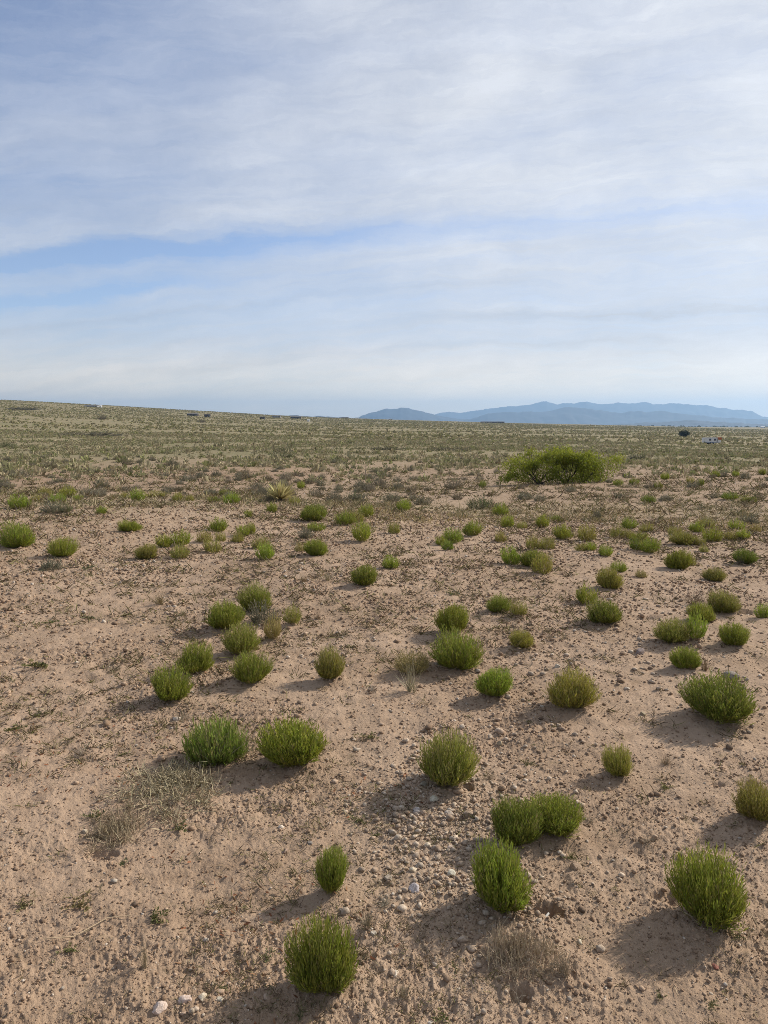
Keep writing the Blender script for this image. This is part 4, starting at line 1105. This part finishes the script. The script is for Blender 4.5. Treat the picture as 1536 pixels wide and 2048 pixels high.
def mesquite():
    rs = random.Random(14)
    x, y, r, W, H = measure(1122, 966, 250, 890)
    root = empty('mesquite_tree', (x, y, float(macro(x, y)) - .03), 0); tag(root, 'wide low mesquite with yellow-green crown and dark bare limbs on the right slope', 'tree')
    k = W / 250                                     # metres per photo pixel there
    limbs = []
    for cx, n, spread in ((-42, 7, 1.35), (8, 7, .8), (48, 6, 1.0)):
        for i in range(n):
            a = rs.uniform(0, 6.283) if i > 1 else (math.pi if i == 0 else 0) + rs.uniform(-.3, .3)
            el = rs.uniform(.35, 1.25) if spread < 1.3 else rs.uniform(.18, 1.1)
            d = (math.cos(a) * math.cos(el), math.sin(a) * math.cos(el) * .8, math.sin(el))
            limbs.append(((cx * k + rs.gauss(0, .12), rs.gauss(0, .25), 0), d, rs.uniform(.75, 1.15) * H * .72 * (spread if el < .7 else 1), .034))
    V, T, ends = branchy(limbs, 2, rs, .10)
    link('trunk', mesh_from('trunk', V, T, None, True), simple('mesquite_bark', (.045, .036, .028), .9, .3, 20), root)
    # crown: leaf sprays round the outer twigs, kept inside the seen outline
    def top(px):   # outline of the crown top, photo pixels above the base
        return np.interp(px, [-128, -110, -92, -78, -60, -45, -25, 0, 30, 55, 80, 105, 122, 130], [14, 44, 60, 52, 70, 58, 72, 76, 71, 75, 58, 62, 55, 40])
    E = np.array([tuple(p) for p, d in ends])
    per = 14
    P = np.repeat(E, per, axis=0) + rng.normal(0, .16, (len(E) * per, 3)) * np.array([1.15, 1, .7])
    # fill where limbs are thin: a left skirt hanging to the ground and the right arm
    def blob(cx, cz, sx, sz, n, sy=.5): return np.stack([(cx + rng.normal(0, sx, n)) * k, rng.normal(0, sy, n), (cz + rng.normal(0, sz, n)) * k], 1)
    fill = [blob(-112, 20, 9, 13, 2200), blob(-95, 12, 8, 8, 500), blob(-92, 38, 9, 8, 400), blob(-72, 46, 11, 9, 900), blob(-56, 12, 16, 8, 900), blob(-5, 9, 20, 6, 700), blob(50, 9, 24, 6, 900), blob(-88, 10, 14, 7, 500), blob(-50, 38, 10, 9, 500), blob(-18, 26, 12, 14, 700), blob(-5, 60, 14, 8, 900), blob(25, 62, 14, 8, 800),
            blob(96, 42, 13, 9, 1300), blob(117, 46, 9, 6, 700), blob(72, 34, 10, 13, 350), blob(65, 12, 13, 8, 1100), blob(22, 14, 13, 9, 900), blob(-12, 14, 11, 9, 700), blob(105, 24, 9, 6, 300), blob(-108, 12, 9, 7, 500), blob(45, 36, 16, 12, 800)]
    P = np.concatenate([P] + fill)
    pxs = P[:, 0] / k; h = P[:, 2] / k
    ok = (pxs > -130) & (pxs < 132) & (h > 1) & (h < top(pxs) * (.80 + .34 * vnoise(pxs / 7., P[:, 1] * 2.2, 8)))
      # open underneath on the left, limbs show
    ok &= vnoise(P[:, 0] * 2.6 + 5, P[:, 2] * 2.9 + P[:, 1] * 1.3, 3) > .40
    P = P[ok]; n = len(P)
    dv = rng.normal(0, .6, (n, 3)) + np.array([0, 0, .8])
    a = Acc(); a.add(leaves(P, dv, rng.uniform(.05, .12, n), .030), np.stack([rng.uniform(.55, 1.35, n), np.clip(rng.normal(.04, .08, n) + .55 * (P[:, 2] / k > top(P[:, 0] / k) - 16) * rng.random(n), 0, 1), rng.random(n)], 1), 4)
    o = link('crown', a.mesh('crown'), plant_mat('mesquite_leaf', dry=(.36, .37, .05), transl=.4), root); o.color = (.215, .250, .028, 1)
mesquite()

def dark_tree():
    rs = random.Random(4)
    x, y = at_dist(1370, 480); z = float(macro(x, y)); k = 480 / F
    W, H = 19 * k, 12.5 * k
    root = empty('juniper_tree', (x, y, z)); tag(root, 'single dark round tree far out on the plain, above the trailer', 'tree')
    limbs = [((rs.gauss(0, .2), rs.gauss(0, .2), 0), (rs.gauss(0, .6), rs.gauss(0, .6), 1), H * .6, .16) for _ in range(6)]
    V, T, ends = branchy(limbs, 1, rs, .1)
    link('trunk', mesh_from('trunk', V, T, None, True), simple('juniper_bark', (.05, .04, .03), .9), root)
    n = 3500; u = rng.normal(size=(n, 3)); u /= np.linalg.norm(u, axis=1, keepdims=True)
    rad = rng.random(n) ** .4 * (1 + .18 * np.sin(u[:, 0] * 6) * np.cos(u[:, 1] * 5))
    P = u * rad[:, None] * np.array([W * .5, W * .45, H * .46]) + np.array([0, 0, H * .54])
    a = Acc(); a.add(leaves(P, rng.normal(size=(n, 3)), rng.uniform(.3, .6, n), .22), np.stack([rng.uniform(.6, 1.3, n), np.zeros(n), rng.random(n)], 1), 4)
    o = link('crown', a.mesh('crown'), M_LEAF, root); o.color = (.032, .044, .022, 1)
dark_tree()

# ------------------------------------------------------------------ buildings and the trailer
import bmesh
def box_into(bm, c, s, bev=0.0):
    r_ = bmesh.ops.create_cube(bm, size=1.0, matrix=Matrix.Translation(c) @ Matrix.Diagonal((*s, 1)))
    if bev:
        es = list({e for v in r_['verts'] for e in v.link_edges})
        bmesh.ops.bevel(bm, geom=es, offset=bev, segments=2, affect='EDGES')
def part(name, mat, parent, boxes, bev=0.0, label=None):
    bm = bmesh.new()
    for c, s in boxes: box_into(bm, c, s, bev)
    me = bpy.data.meshes.new(name); bm.to_mesh(me); bm.free(); me.materials.append(mat)
    o = link(name, me, None, parent)
    if label: o['label'] = label
    return o
def prism(name, mat, parent, w, d, z, h, over):
    bm = bmesh.new(); x = w / 2 + over; y = d / 2 + over
    v = [bm.verts.new(p) for p in ((-x, -y, z), (x, -y, z), (x, y, z), (-x, y, z), (-x, 0, z + h), (x, 0, z + h))]
    for f in ((0, 1, 5, 4), (2, 3, 4, 5), (0, 4, 3), (1, 2, 5), (3, 2, 1, 0)): bm.faces.new([v[i] for i in f])
    me = bpy.data.meshes.new(name); bm.to_mesh(me); bm.free(); me.materials.append(mat); return link(name, me, None, parent)
M_WHITE = simple('white_panel', (.72, .72, .72), .5, .05); M_DARK = simple('dark_cladding', (.055, .045, .042), .8); M_GREYP = simple('grey_cladding', (.30, .30, .31), .7)
M_GLASS = simple('window_glass', (.03, .05, .09), .2); M_ROOF = simple('roof_sheet', (.12, .11, .11), .6); M_TYRE = simple('tyre_rubber', (.02, .02, .02), .8)
M_RUST = simple('rust_orange', (.42, .12, .04), .7); M_BLUE = simple('blue_trim', (.12, .2, .38), .5)

def trailer():
    r = 285.; x, y = at_dist(1425, r); z = float(macro(x, y)); k = r / F
    L, H, D = 31 * k, 14 * k, 2.4
    root = empty('camper_trailer', (x, y, z + .05), R(-24 * .0)); tag(root, 'white camper trailer with dark windows and an orange patch on the plain at right', 'trailer')
    part('body', M_WHITE, root, [((-.05 * L, 0, H * .52), (L * .88, D, H * .62)), ((L * .43, 0, H * .42), (L * .12, D * .9, H * .36))], .12)
    part('roof', M_GREYP, root, [((-.05 * L, 0, H * .85), (L * .86, D * .96, H * .06))], .03)
    for cx in (-.16, .12): 
        w_ = part('window', M_ROOF, root, [((cx * L, -D / 2 - .01, H * .62), (L * .12, .06, H * .25))])
        part('pane', M_GLASS, w_, [((cx * L, -D / 2 - .045, H * .62), (L * .10, .03, H * .20))])
    d_ = part('door', M_GREYP, root, [((.26 * L, -D / 2 - .012, H * .5), (L * .085, .05, H * .52))])
    part('handle', M_DARK, d_, [((.29 * L, -D / 2 - .05, H * .5), (.05, .04, .16))])
    part('stripe', M_BLUE, root, [((-.05 * L, -D / 2 - .012, H * .28), (L * .86, .03, H * .05))])
    part('awning', M_RUST, root, [((.40 * L, -D * .2, H * .76), (L * .24, D * .7, H * .28))], .08, 'rust-orange awning cover')
    for cx in (-.12, .02):
        for s in (-1, 1):
            bm = bmesh.new(); bmesh.ops.create_cone(bm, cap_ends=True, segments=20, radius1=.36, radius2=.36, depth=.24, matrix=Matrix.Translation((cx * L, s * (D / 2 - .1), .34)) @ Matrix.Rotation(R(90), 4, 'X'))
            me = bpy.data.meshes.new('wheel'); bm.to_mesh(me); bm.free(); me.materials.append(M_TYRE); link('wheel', me, None, root)
    part('tow_bar', M_DARK, root, [((.58 * L, 0, .45), (L * .16, .12, .12))])
trailer()

def house(px, row, wpx, hpx, r, wall, roofm, label, nwin=2, name='mobile_home', roofh=.25, lift=0.):
    x, y = at_dist(px, r); k = r / F
    d = ray(px, row); z = float(macro(x, y))
    w, h = wpx * k, hpx * k; dep = max(3.0, min(w * .5, 8))
    root = empty(name, (x, y, z - .1)); tag(root, label, 'building' if name != 'box_truck' else 'truck', None)
    hw = h * (1 - roofh)
    part('wall', wall, root, [((0, 0, hw / 2), (w, dep, hw))])
    prism('roof', roofm, root, w, dep, hw + .01, h * roofh, .25)
    for i in range(nwin):
        cx = -w / 2 + w * (i + .7) / (nwin + .4)
        w_ = part('window', M_GREYP, root, [((cx, -dep / 2 - .02, hw * .58), (w * .14, .1, hw * .36))])
        part('pane', M_GLASS, w_, [((cx, -dep / 2 - .08, hw * .58), (w * .12, .04, hw * .28))])
    part('door', M_DARK if wall is not M_DARK else M_GREYP, root, [((w * .38, -dep / 2 - .02, hw * .4), (min(1.1, w * .2), .1, hw * .78))])
house(386, 824, 20, 5.5, 900, M_DARK, M_ROOF, 'dark long house on the hillside, left of a square dark shed', 3)
house(415, 829, 11, 6, 880, M_DARK, M_DARK, 'square dark shed on the hillside right of the dark long house', 2, 'shed')
house(185, 813, 24, 3.6, 1150, M_GREYP, M_ROOF, 'low grey house on the crest of the left hill', 2)
house(203, 814, 3.5, 5, 1120, M_WHITE, M_WHITE, 'small white shed beside the low grey house on the left hill', 0, 'shed')
house(525, 831, 10, 5, 950, M_DARK, M_ROOF, 'dark house on the skyline left of a pale-walled one', 1)
house(553, 829, 17, 4.5, 1150, M_GREYP, M_ROOF, 'pale-walled long house under a dark roof on the skyline', 3)
house(592, 831, 20, 5, 1150, M_DARK, M_ROOF, 'dark low house on the skyline with a white truck in front', 3)
house(617, 836, 4.5, 4.5, 900, M_WHITE, M_WHITE, 'white box on the slope right of the dark low house', 0, 'white_shed', .1)
house(690, 836, 14, 3, 1500, M_GREYP, M_ROOF, 'faint grey house on the skyline left of the small blue mountain', 2)
house(780, 840, 8, 2.6, 1500, M_WHITE, M_GREYP, 'small pale house on the skyline below the small blue mountain', 1)
house(985, 846, 46, 3, 1500, M_DARK, M_DARK, 'long dark low building on the skyline below the blue range', 4, 'barn')
house(1526, 855, 7, 3.2, 2600, M_WHITE, M_WHITE, 'tiny white building in the valley at the right edge', 1, 'white_house')

# ------------------------------------------------------------------ mountains
M_ROCK = simple('mountain_rock', (.045, .045, .052), .95, .2, .0012)
def mountain(name, prof_, r, depth, base, seed, label):
    xs = np.arange(prof_[0][0], prof_[-1][0] + 1, 2.0)
    ys = np.interp(xs, [p[0] for p in prof_], [p[1] for p in prof_])
    top = np.array([z_of(yy, r) for yy in ys])
    top = np.maximum(top + (fbm(xs / 11, xs * 0 + .5, seed, 4, .5) - .5) * 46 * r / 20000, base + 2)
    m = 61; s = np.linspace(-1, 1, m)
    az = np.arctan((xs - 768) / F)
    S, A = np.meshgrid(s, az); Tt = np.repeat(top[:, None], m, 1); XS = np.repeat(xs[:, None], m, 1)
    Rr = r + S * depth
    shape = np.clip(1 - np.abs(S), 0, 1)
    ridge = 1 - np.abs(2 * fbm(XS / 34 + S * .9, S * 1.6, seed + 3, 3, .4) - 1)
    fall = shape ** 1.15 * (1 - .55 * (1 - shape) * ridge * 1.2)
    Z = base + (Tt - base) * np.clip(fall, 0, 1)
    wx, wy = Rr * np.sin(A), Rr * np.cos(A)
    Z = Z + (r / 20000) * shape ** .6 * (150 * (fbm(wx / 520, wy / 520, seed + 9, 4, .55) - .5))
    Z[:, 0] = base - 30; Z[:, -1] = base - 30
    V = np.stack([Rr * np.sin(A), Rr * np.cos(A), Z], -1).reshape(-1, 3)
    i = np.arange(len(xs) - 1)[:, None] * m; j = np.arange(m - 1)[None]
    Q = np.stack([i + j, i + j + 1, i + m + j + 1, i + m + j], -1).reshape(-1, 4)[:, ::-1]
    o = link(name, mesh_from(name, V, Q, None, True), M_ROCK); tag(o, label, None, None, 'structure')
mountain('mountains', [(835,840),(850,832),(900,826),(960,822),(1000,815),(1024,812),(1060,809),(1090,804.5),(1112,808),(1140,806),(1170,803.5),(1190,808),(1220,806),(1250,809),(1285,807.5),(1330,812),(1370,813),(1410,813),(1445,816),(1470,823),(1500,827),(1518,833),(1560,838),(1640,846)], 20000, 2600, -126, 201, 'long pale blue mountain range on the horizon')
mountain('mountains', [(900,846),(940,838),(975,829),(1010,826),(1060,822),(1090,821),(1120,815),(1135,814),(1160,818),(1190,822),(1230,826),(1270,826),(1320,825),(1345,829),(1390,834),(1450,836),(1536,838),(1640,846)], 13500, 1800, -124, 211, 'lower blue mountains in front of the long range')
mountain('mountains', [(700,846),(724,833),(738,829),(750,824.5),(770,818),(783,819),(800,816.5),(815,818),(830,823),(845,826),(880,831),(930,840),(960,846)], 14000, 1500, -124, 221, 'small flat-topped blue mountain at the centre of the horizon')
mountain('hills', [(1180,852),(1240,848),(1320,844.5),(1380,843),(1450,844),(1540,846),(1640,850)], 8500, 1000, -84, 231, 'low purple foothills at right')
mountain('hills', [(290,832),(350,823),(400,824),(500,828),(600,831),(680,834),(740,838),(800,846)], 6500, 900, -62, 241, 'low hazy ridge behind the left hill')

# ------------------------------------------------------------------ haze
bm = bmesh.new()
box_into(bm, (0, 0, 0), (1, 1, 1))
me = bpy.data.meshes.new('haze'); bm.to_mesh(me); bm.free()
hz = link('haze', me); z0, z1 = -135.0, 600.0
hz.scale = (48000, 48000, z1 - z0); hz.location = (0, 0, (z0 + z1) / 2)
tag(hz, 'thin blue air haze over the plain', None, None, 'stuff')
m, nt = new_mat('air_haze')
pv = N(nt, 'ShaderNodeVolumePrincipled'); pv.inputs['Color'].default_value = (.41, .66, 1.0, 1); pv.inputs['Density'].default_value = 7.0e-5; pv.inputs['Anisotropy'].default_value = .35
o_ = N(nt, 'ShaderNodeOutputMaterial'); nt.links.new(pv.outputs[0], o_.inputs['Volume']); me.materials.append(m)

# ------------------------------------------------------------------ sun and sky
SUN_AZ, SUN_EL = R(60), R(32)         # azimuth from +Y towards +X
sd = Vector((math.sin(SUN_AZ) * math.cos(SUN_EL), math.cos(SUN_AZ) * math.cos(SUN_EL), math.sin(SUN_EL)))
L = bpy.data.lights.new('sun', 'SUN'); L.energy = 5.0; L.angle = R(.9); L.color = (1, .92, .80)
so = bpy.data.objects.new('sun', L); COL.objects.link(so); so.rotation_euler = (-sd).to_track_quat('-Z', 'Y').to_euler(); so.location = (30, 30, 60)

w = bpy.data.worlds.new('World'); sc.world = w; w.use_nodes = True
nt = w.node_tree; nt.nodes.clear()
sky = N(nt, 'ShaderNodeTexSky', sky_type='NISHITA'); sky.sun_disc = False
sky.sun_elevation = SUN_EL; sky.sun_rotation = SUN_AZ; sky.altitude = 1400; sky.air_density = 1.0; sky.dust_density = .6; sky.ozone_density = 1.5
tc = N(nt, 'ShaderNodeTexCoord'); D = tc.outputs['Generated']
sx_ = N(nt, 'ShaderNodeSeparateXYZ'); nt.links.new(D, sx_.inputs[0])
el = math_n(nt, 'MULTIPLY', math_n(nt, 'ARCSINE', sx_.outputs['Z']), 180 / math.pi)           # degrees
az = math_n(nt, 'MULTIPLY', math_n(nt, 'ARCTAN2', sx_.outputs['X'], sx_.outputs['Y']), 180 / math.pi)
def comb(a, b, c=0.0):
    n = N(nt, 'ShaderNodeCombineXYZ')
    for i, v in enumerate((a, b, c)):
        if isinstance(v, (int, float)): n.inputs[i].default_value = v
        else: nt.links.new(v, n.inputs[i])
    return n.outputs[0]
mul = lambda a, b: math_n(nt, 'MULTIPLY', a, b)
add = lambda a, b: math_n(nt, 'ADD', a, b)
sub = lambda a, b: math_n(nt, 'SUBTRACT', a, b)
# streaks rise gently to the right
elt = add(sub(el, mul(az, .075)), mul(mul(az, az), .0023))
warp = noise_n(nt, comb(mul(az, .05), mul(el, .10), 3.0), 1.0, 4, .55)
warp2 = noise_n(nt, comb(mul(az, .16), mul(el, .45), 8.0), 1.0, 8, .66)
e2 = add(elt, add(mul(sub(warp, .5), 2.6), mul(sub(warp2, .5), 2.4)))
st1 = noise_n(nt, comb(mul(az, .035), mul(e2, .30), 1.0), 1.0, 6, .55)
st2 = noise_n(nt, comb(mul(az, .09), mul(e2, .8), 5.0), 1.0, 9, .66)
puff = noise_n(nt, comb(mul(az, .085), mul(e2, .15), 9.0), 1.0, 9, .64)
def band(c, hw, az_lo, az_hi, soft, tilt=0.0):
    """1 on a streak centred at elevation c (tilted by az), between two azimuths"""
    d = sub(e2, add(mul(az, tilt), c))
    g_ = math_n(nt, 'POWER', 2.718, mul(math_n(nt, 'POWER', math_n(nt, 'ABSOLUTE', math_n(nt, 'DIVIDE', d, hw)), 2.0), -1.0))
    lo = ramp_n(nt, az, az_lo - soft, az_lo + soft) if az_lo > -100 else 1.0
    hi = sub(1.0, ramp_n(nt, az, az_hi - soft, az_hi + soft)) if az_hi < 100 else 1.0
    return mul(mul(g_, lo), hi)
clear = mul(band(13.9, .88, -200, -4, 15), .74)             # the long blue gap
clear = add(clear, mul(band(13.4, .8, -12, 40, 20), .26))   # its pale tail to the right
clear = add(clear, mul(band(12.2, 1.5, -200, -6, 14), .32))
clear = add(clear, mul(band(11.4, .5, -200, -15, 7), .62))  # thin gap under it
streak = add(mul(band(7.2, .40, 1, 200, 10), .08), add(mul(band(9.6, .3, -200, 10, 14), .06), mul(band(5.2, .3, -200, 20, 20), .05)))   # thin grey-blue streaks low down
clear = add(clear, mul(band(9.2, 1.6, -200, 4, 14), .16))
clear = add(clear, mul(band(30, 9, -200, -11, 14), .58))
clear = add(clear, mul(band(18, 2.5, -200, -18, 10), .18))    # upper left
clear = add(clear, mul(band(36, 3.0, -14, 8, 8), .30))
base = add(.79, add(mul(sub(st1, .5), .42), add(mul(sub(st2, .5), .20), mul(sub(puff, .5), .55))))
st3 = noise_n(nt, comb(mul(az, .06), mul(e2, 2.0), 12.0), 1.0, 6, .6)
base = add(base, mul(mul(sub(st3, .5), .5), sub(1.0, ramp_n(nt, el, 12, 20))))
base = add(base, mul(sub(ramp_n(nt, az, -30, 35), .35), .26))
base = add(base, mul(sub(1.0, ramp_n(nt, el, 0, 9)), .12))
# unseen cloud overhead and behind is dimmed and thinned to deepen ground shadows
undimmed_sky = mul(sub(1.0, ramp_n(nt, el, 44, 62)), sub(1.0, ramp_n(nt, math_n(nt, 'ABSOLUTE', az), 60, 110)))
fib = noise_n(nt, comb(mul(az, .22), mul(e2, 1.7), 21.0), 1.0, 8, .68)
base = add(base, mul(sub(fib, .5), .30))
cm = math_n(nt, 'MULTIPLY', math_n(nt, 'SUBTRACT', base, clear, clamp=True), add(.85, mul(undimmed_sky, .15)), clamp=True)
# cloud brightness: whiter towards the sun side and in the dense streaks
bright = add(sub(.655, streak), add(mul(sub(puff, .5), .30), add(add(mul(sub(st2, .5), .22), mul(sub(fib, .5), .10)), mul(ramp_n(nt, az, -25, 40), .10))))
bright = mul(add(bright, mul(sub(1.0, ramp_n(nt, el, 1, 10)), .03)), add(.62, mul(undimmed_sky, .38)))
cc = N(nt, 'ShaderNodeCombineColor')
tint = mix_n(nt, ramp_n(nt, el, .5, 7), (1.75, 1.5, 1.12), (.95, .985, 1.06))
scale_ = N(nt, 'ShaderNodeVectorMath', operation='SCALE'); nt.links.new(tint, scale_.inputs[0]); nt.links.new(mul(bright, 10.0), scale_.inputs['Scale'])
skc = N(nt, 'ShaderNodeVectorMath', operation='SCALE'); nt.links.new(sky.outputs[0], skc.inputs[0]); skc.inputs['Scale'].default_value = 1.4
skt = N(nt, 'ShaderNodeVectorMath', operation='MULTIPLY'); nt.links.new(skc.outputs[0], skt.inputs[0]); skt.inputs[1].default_value = (1.06, .97, 1.0)
final = mix_n(nt, cm, skt.outputs[0], scale_.outputs[0])
bg = N(nt, 'ShaderNodeBackground'); bg.inputs['Strength'].default_value = .1; nt.links.new(final, bg.inputs['Color'])
wo = N(nt, 'ShaderNodeOutputWorld'); nt.links.new(bg.outputs[0], wo.inputs['Surface'])

# ------------------------------------------------------------------ camera and render settings
cam = bpy.data.cameras.new('camera'); co = bpy.data.objects.new('camera', cam); COL.objects.link(co)
cam.sensor_fit = 'VERTICAL'; cam.sensor_height = 36; cam.sensor_width = 27; cam.lens = 36 * F / 2048
cam.clip_start = .05; cam.clip_end = 120000
co.location = (0, 0, EYE); co.rotation_euler = (R(90) - PITCH, 0, 0)
sc.camera = co
sc.view_settings.view_transform = 'Standard'; sc.view_settings.look = 'None'; sc.view_settings.exposure = .1; sc.view_settings.gamma = 1
cy_ = sc.cycles
cy_.max_bounces = 6; cy_.diffuse_bounces = 3; cy_.transparent_max_bounces = 8; cy_.volume_bounces = 0; cy_.use_denoising = True; cy_.denoising_prefilter = 'NONE'; cy_.filter_width = .9; cy_.use_adaptive_sampling = False
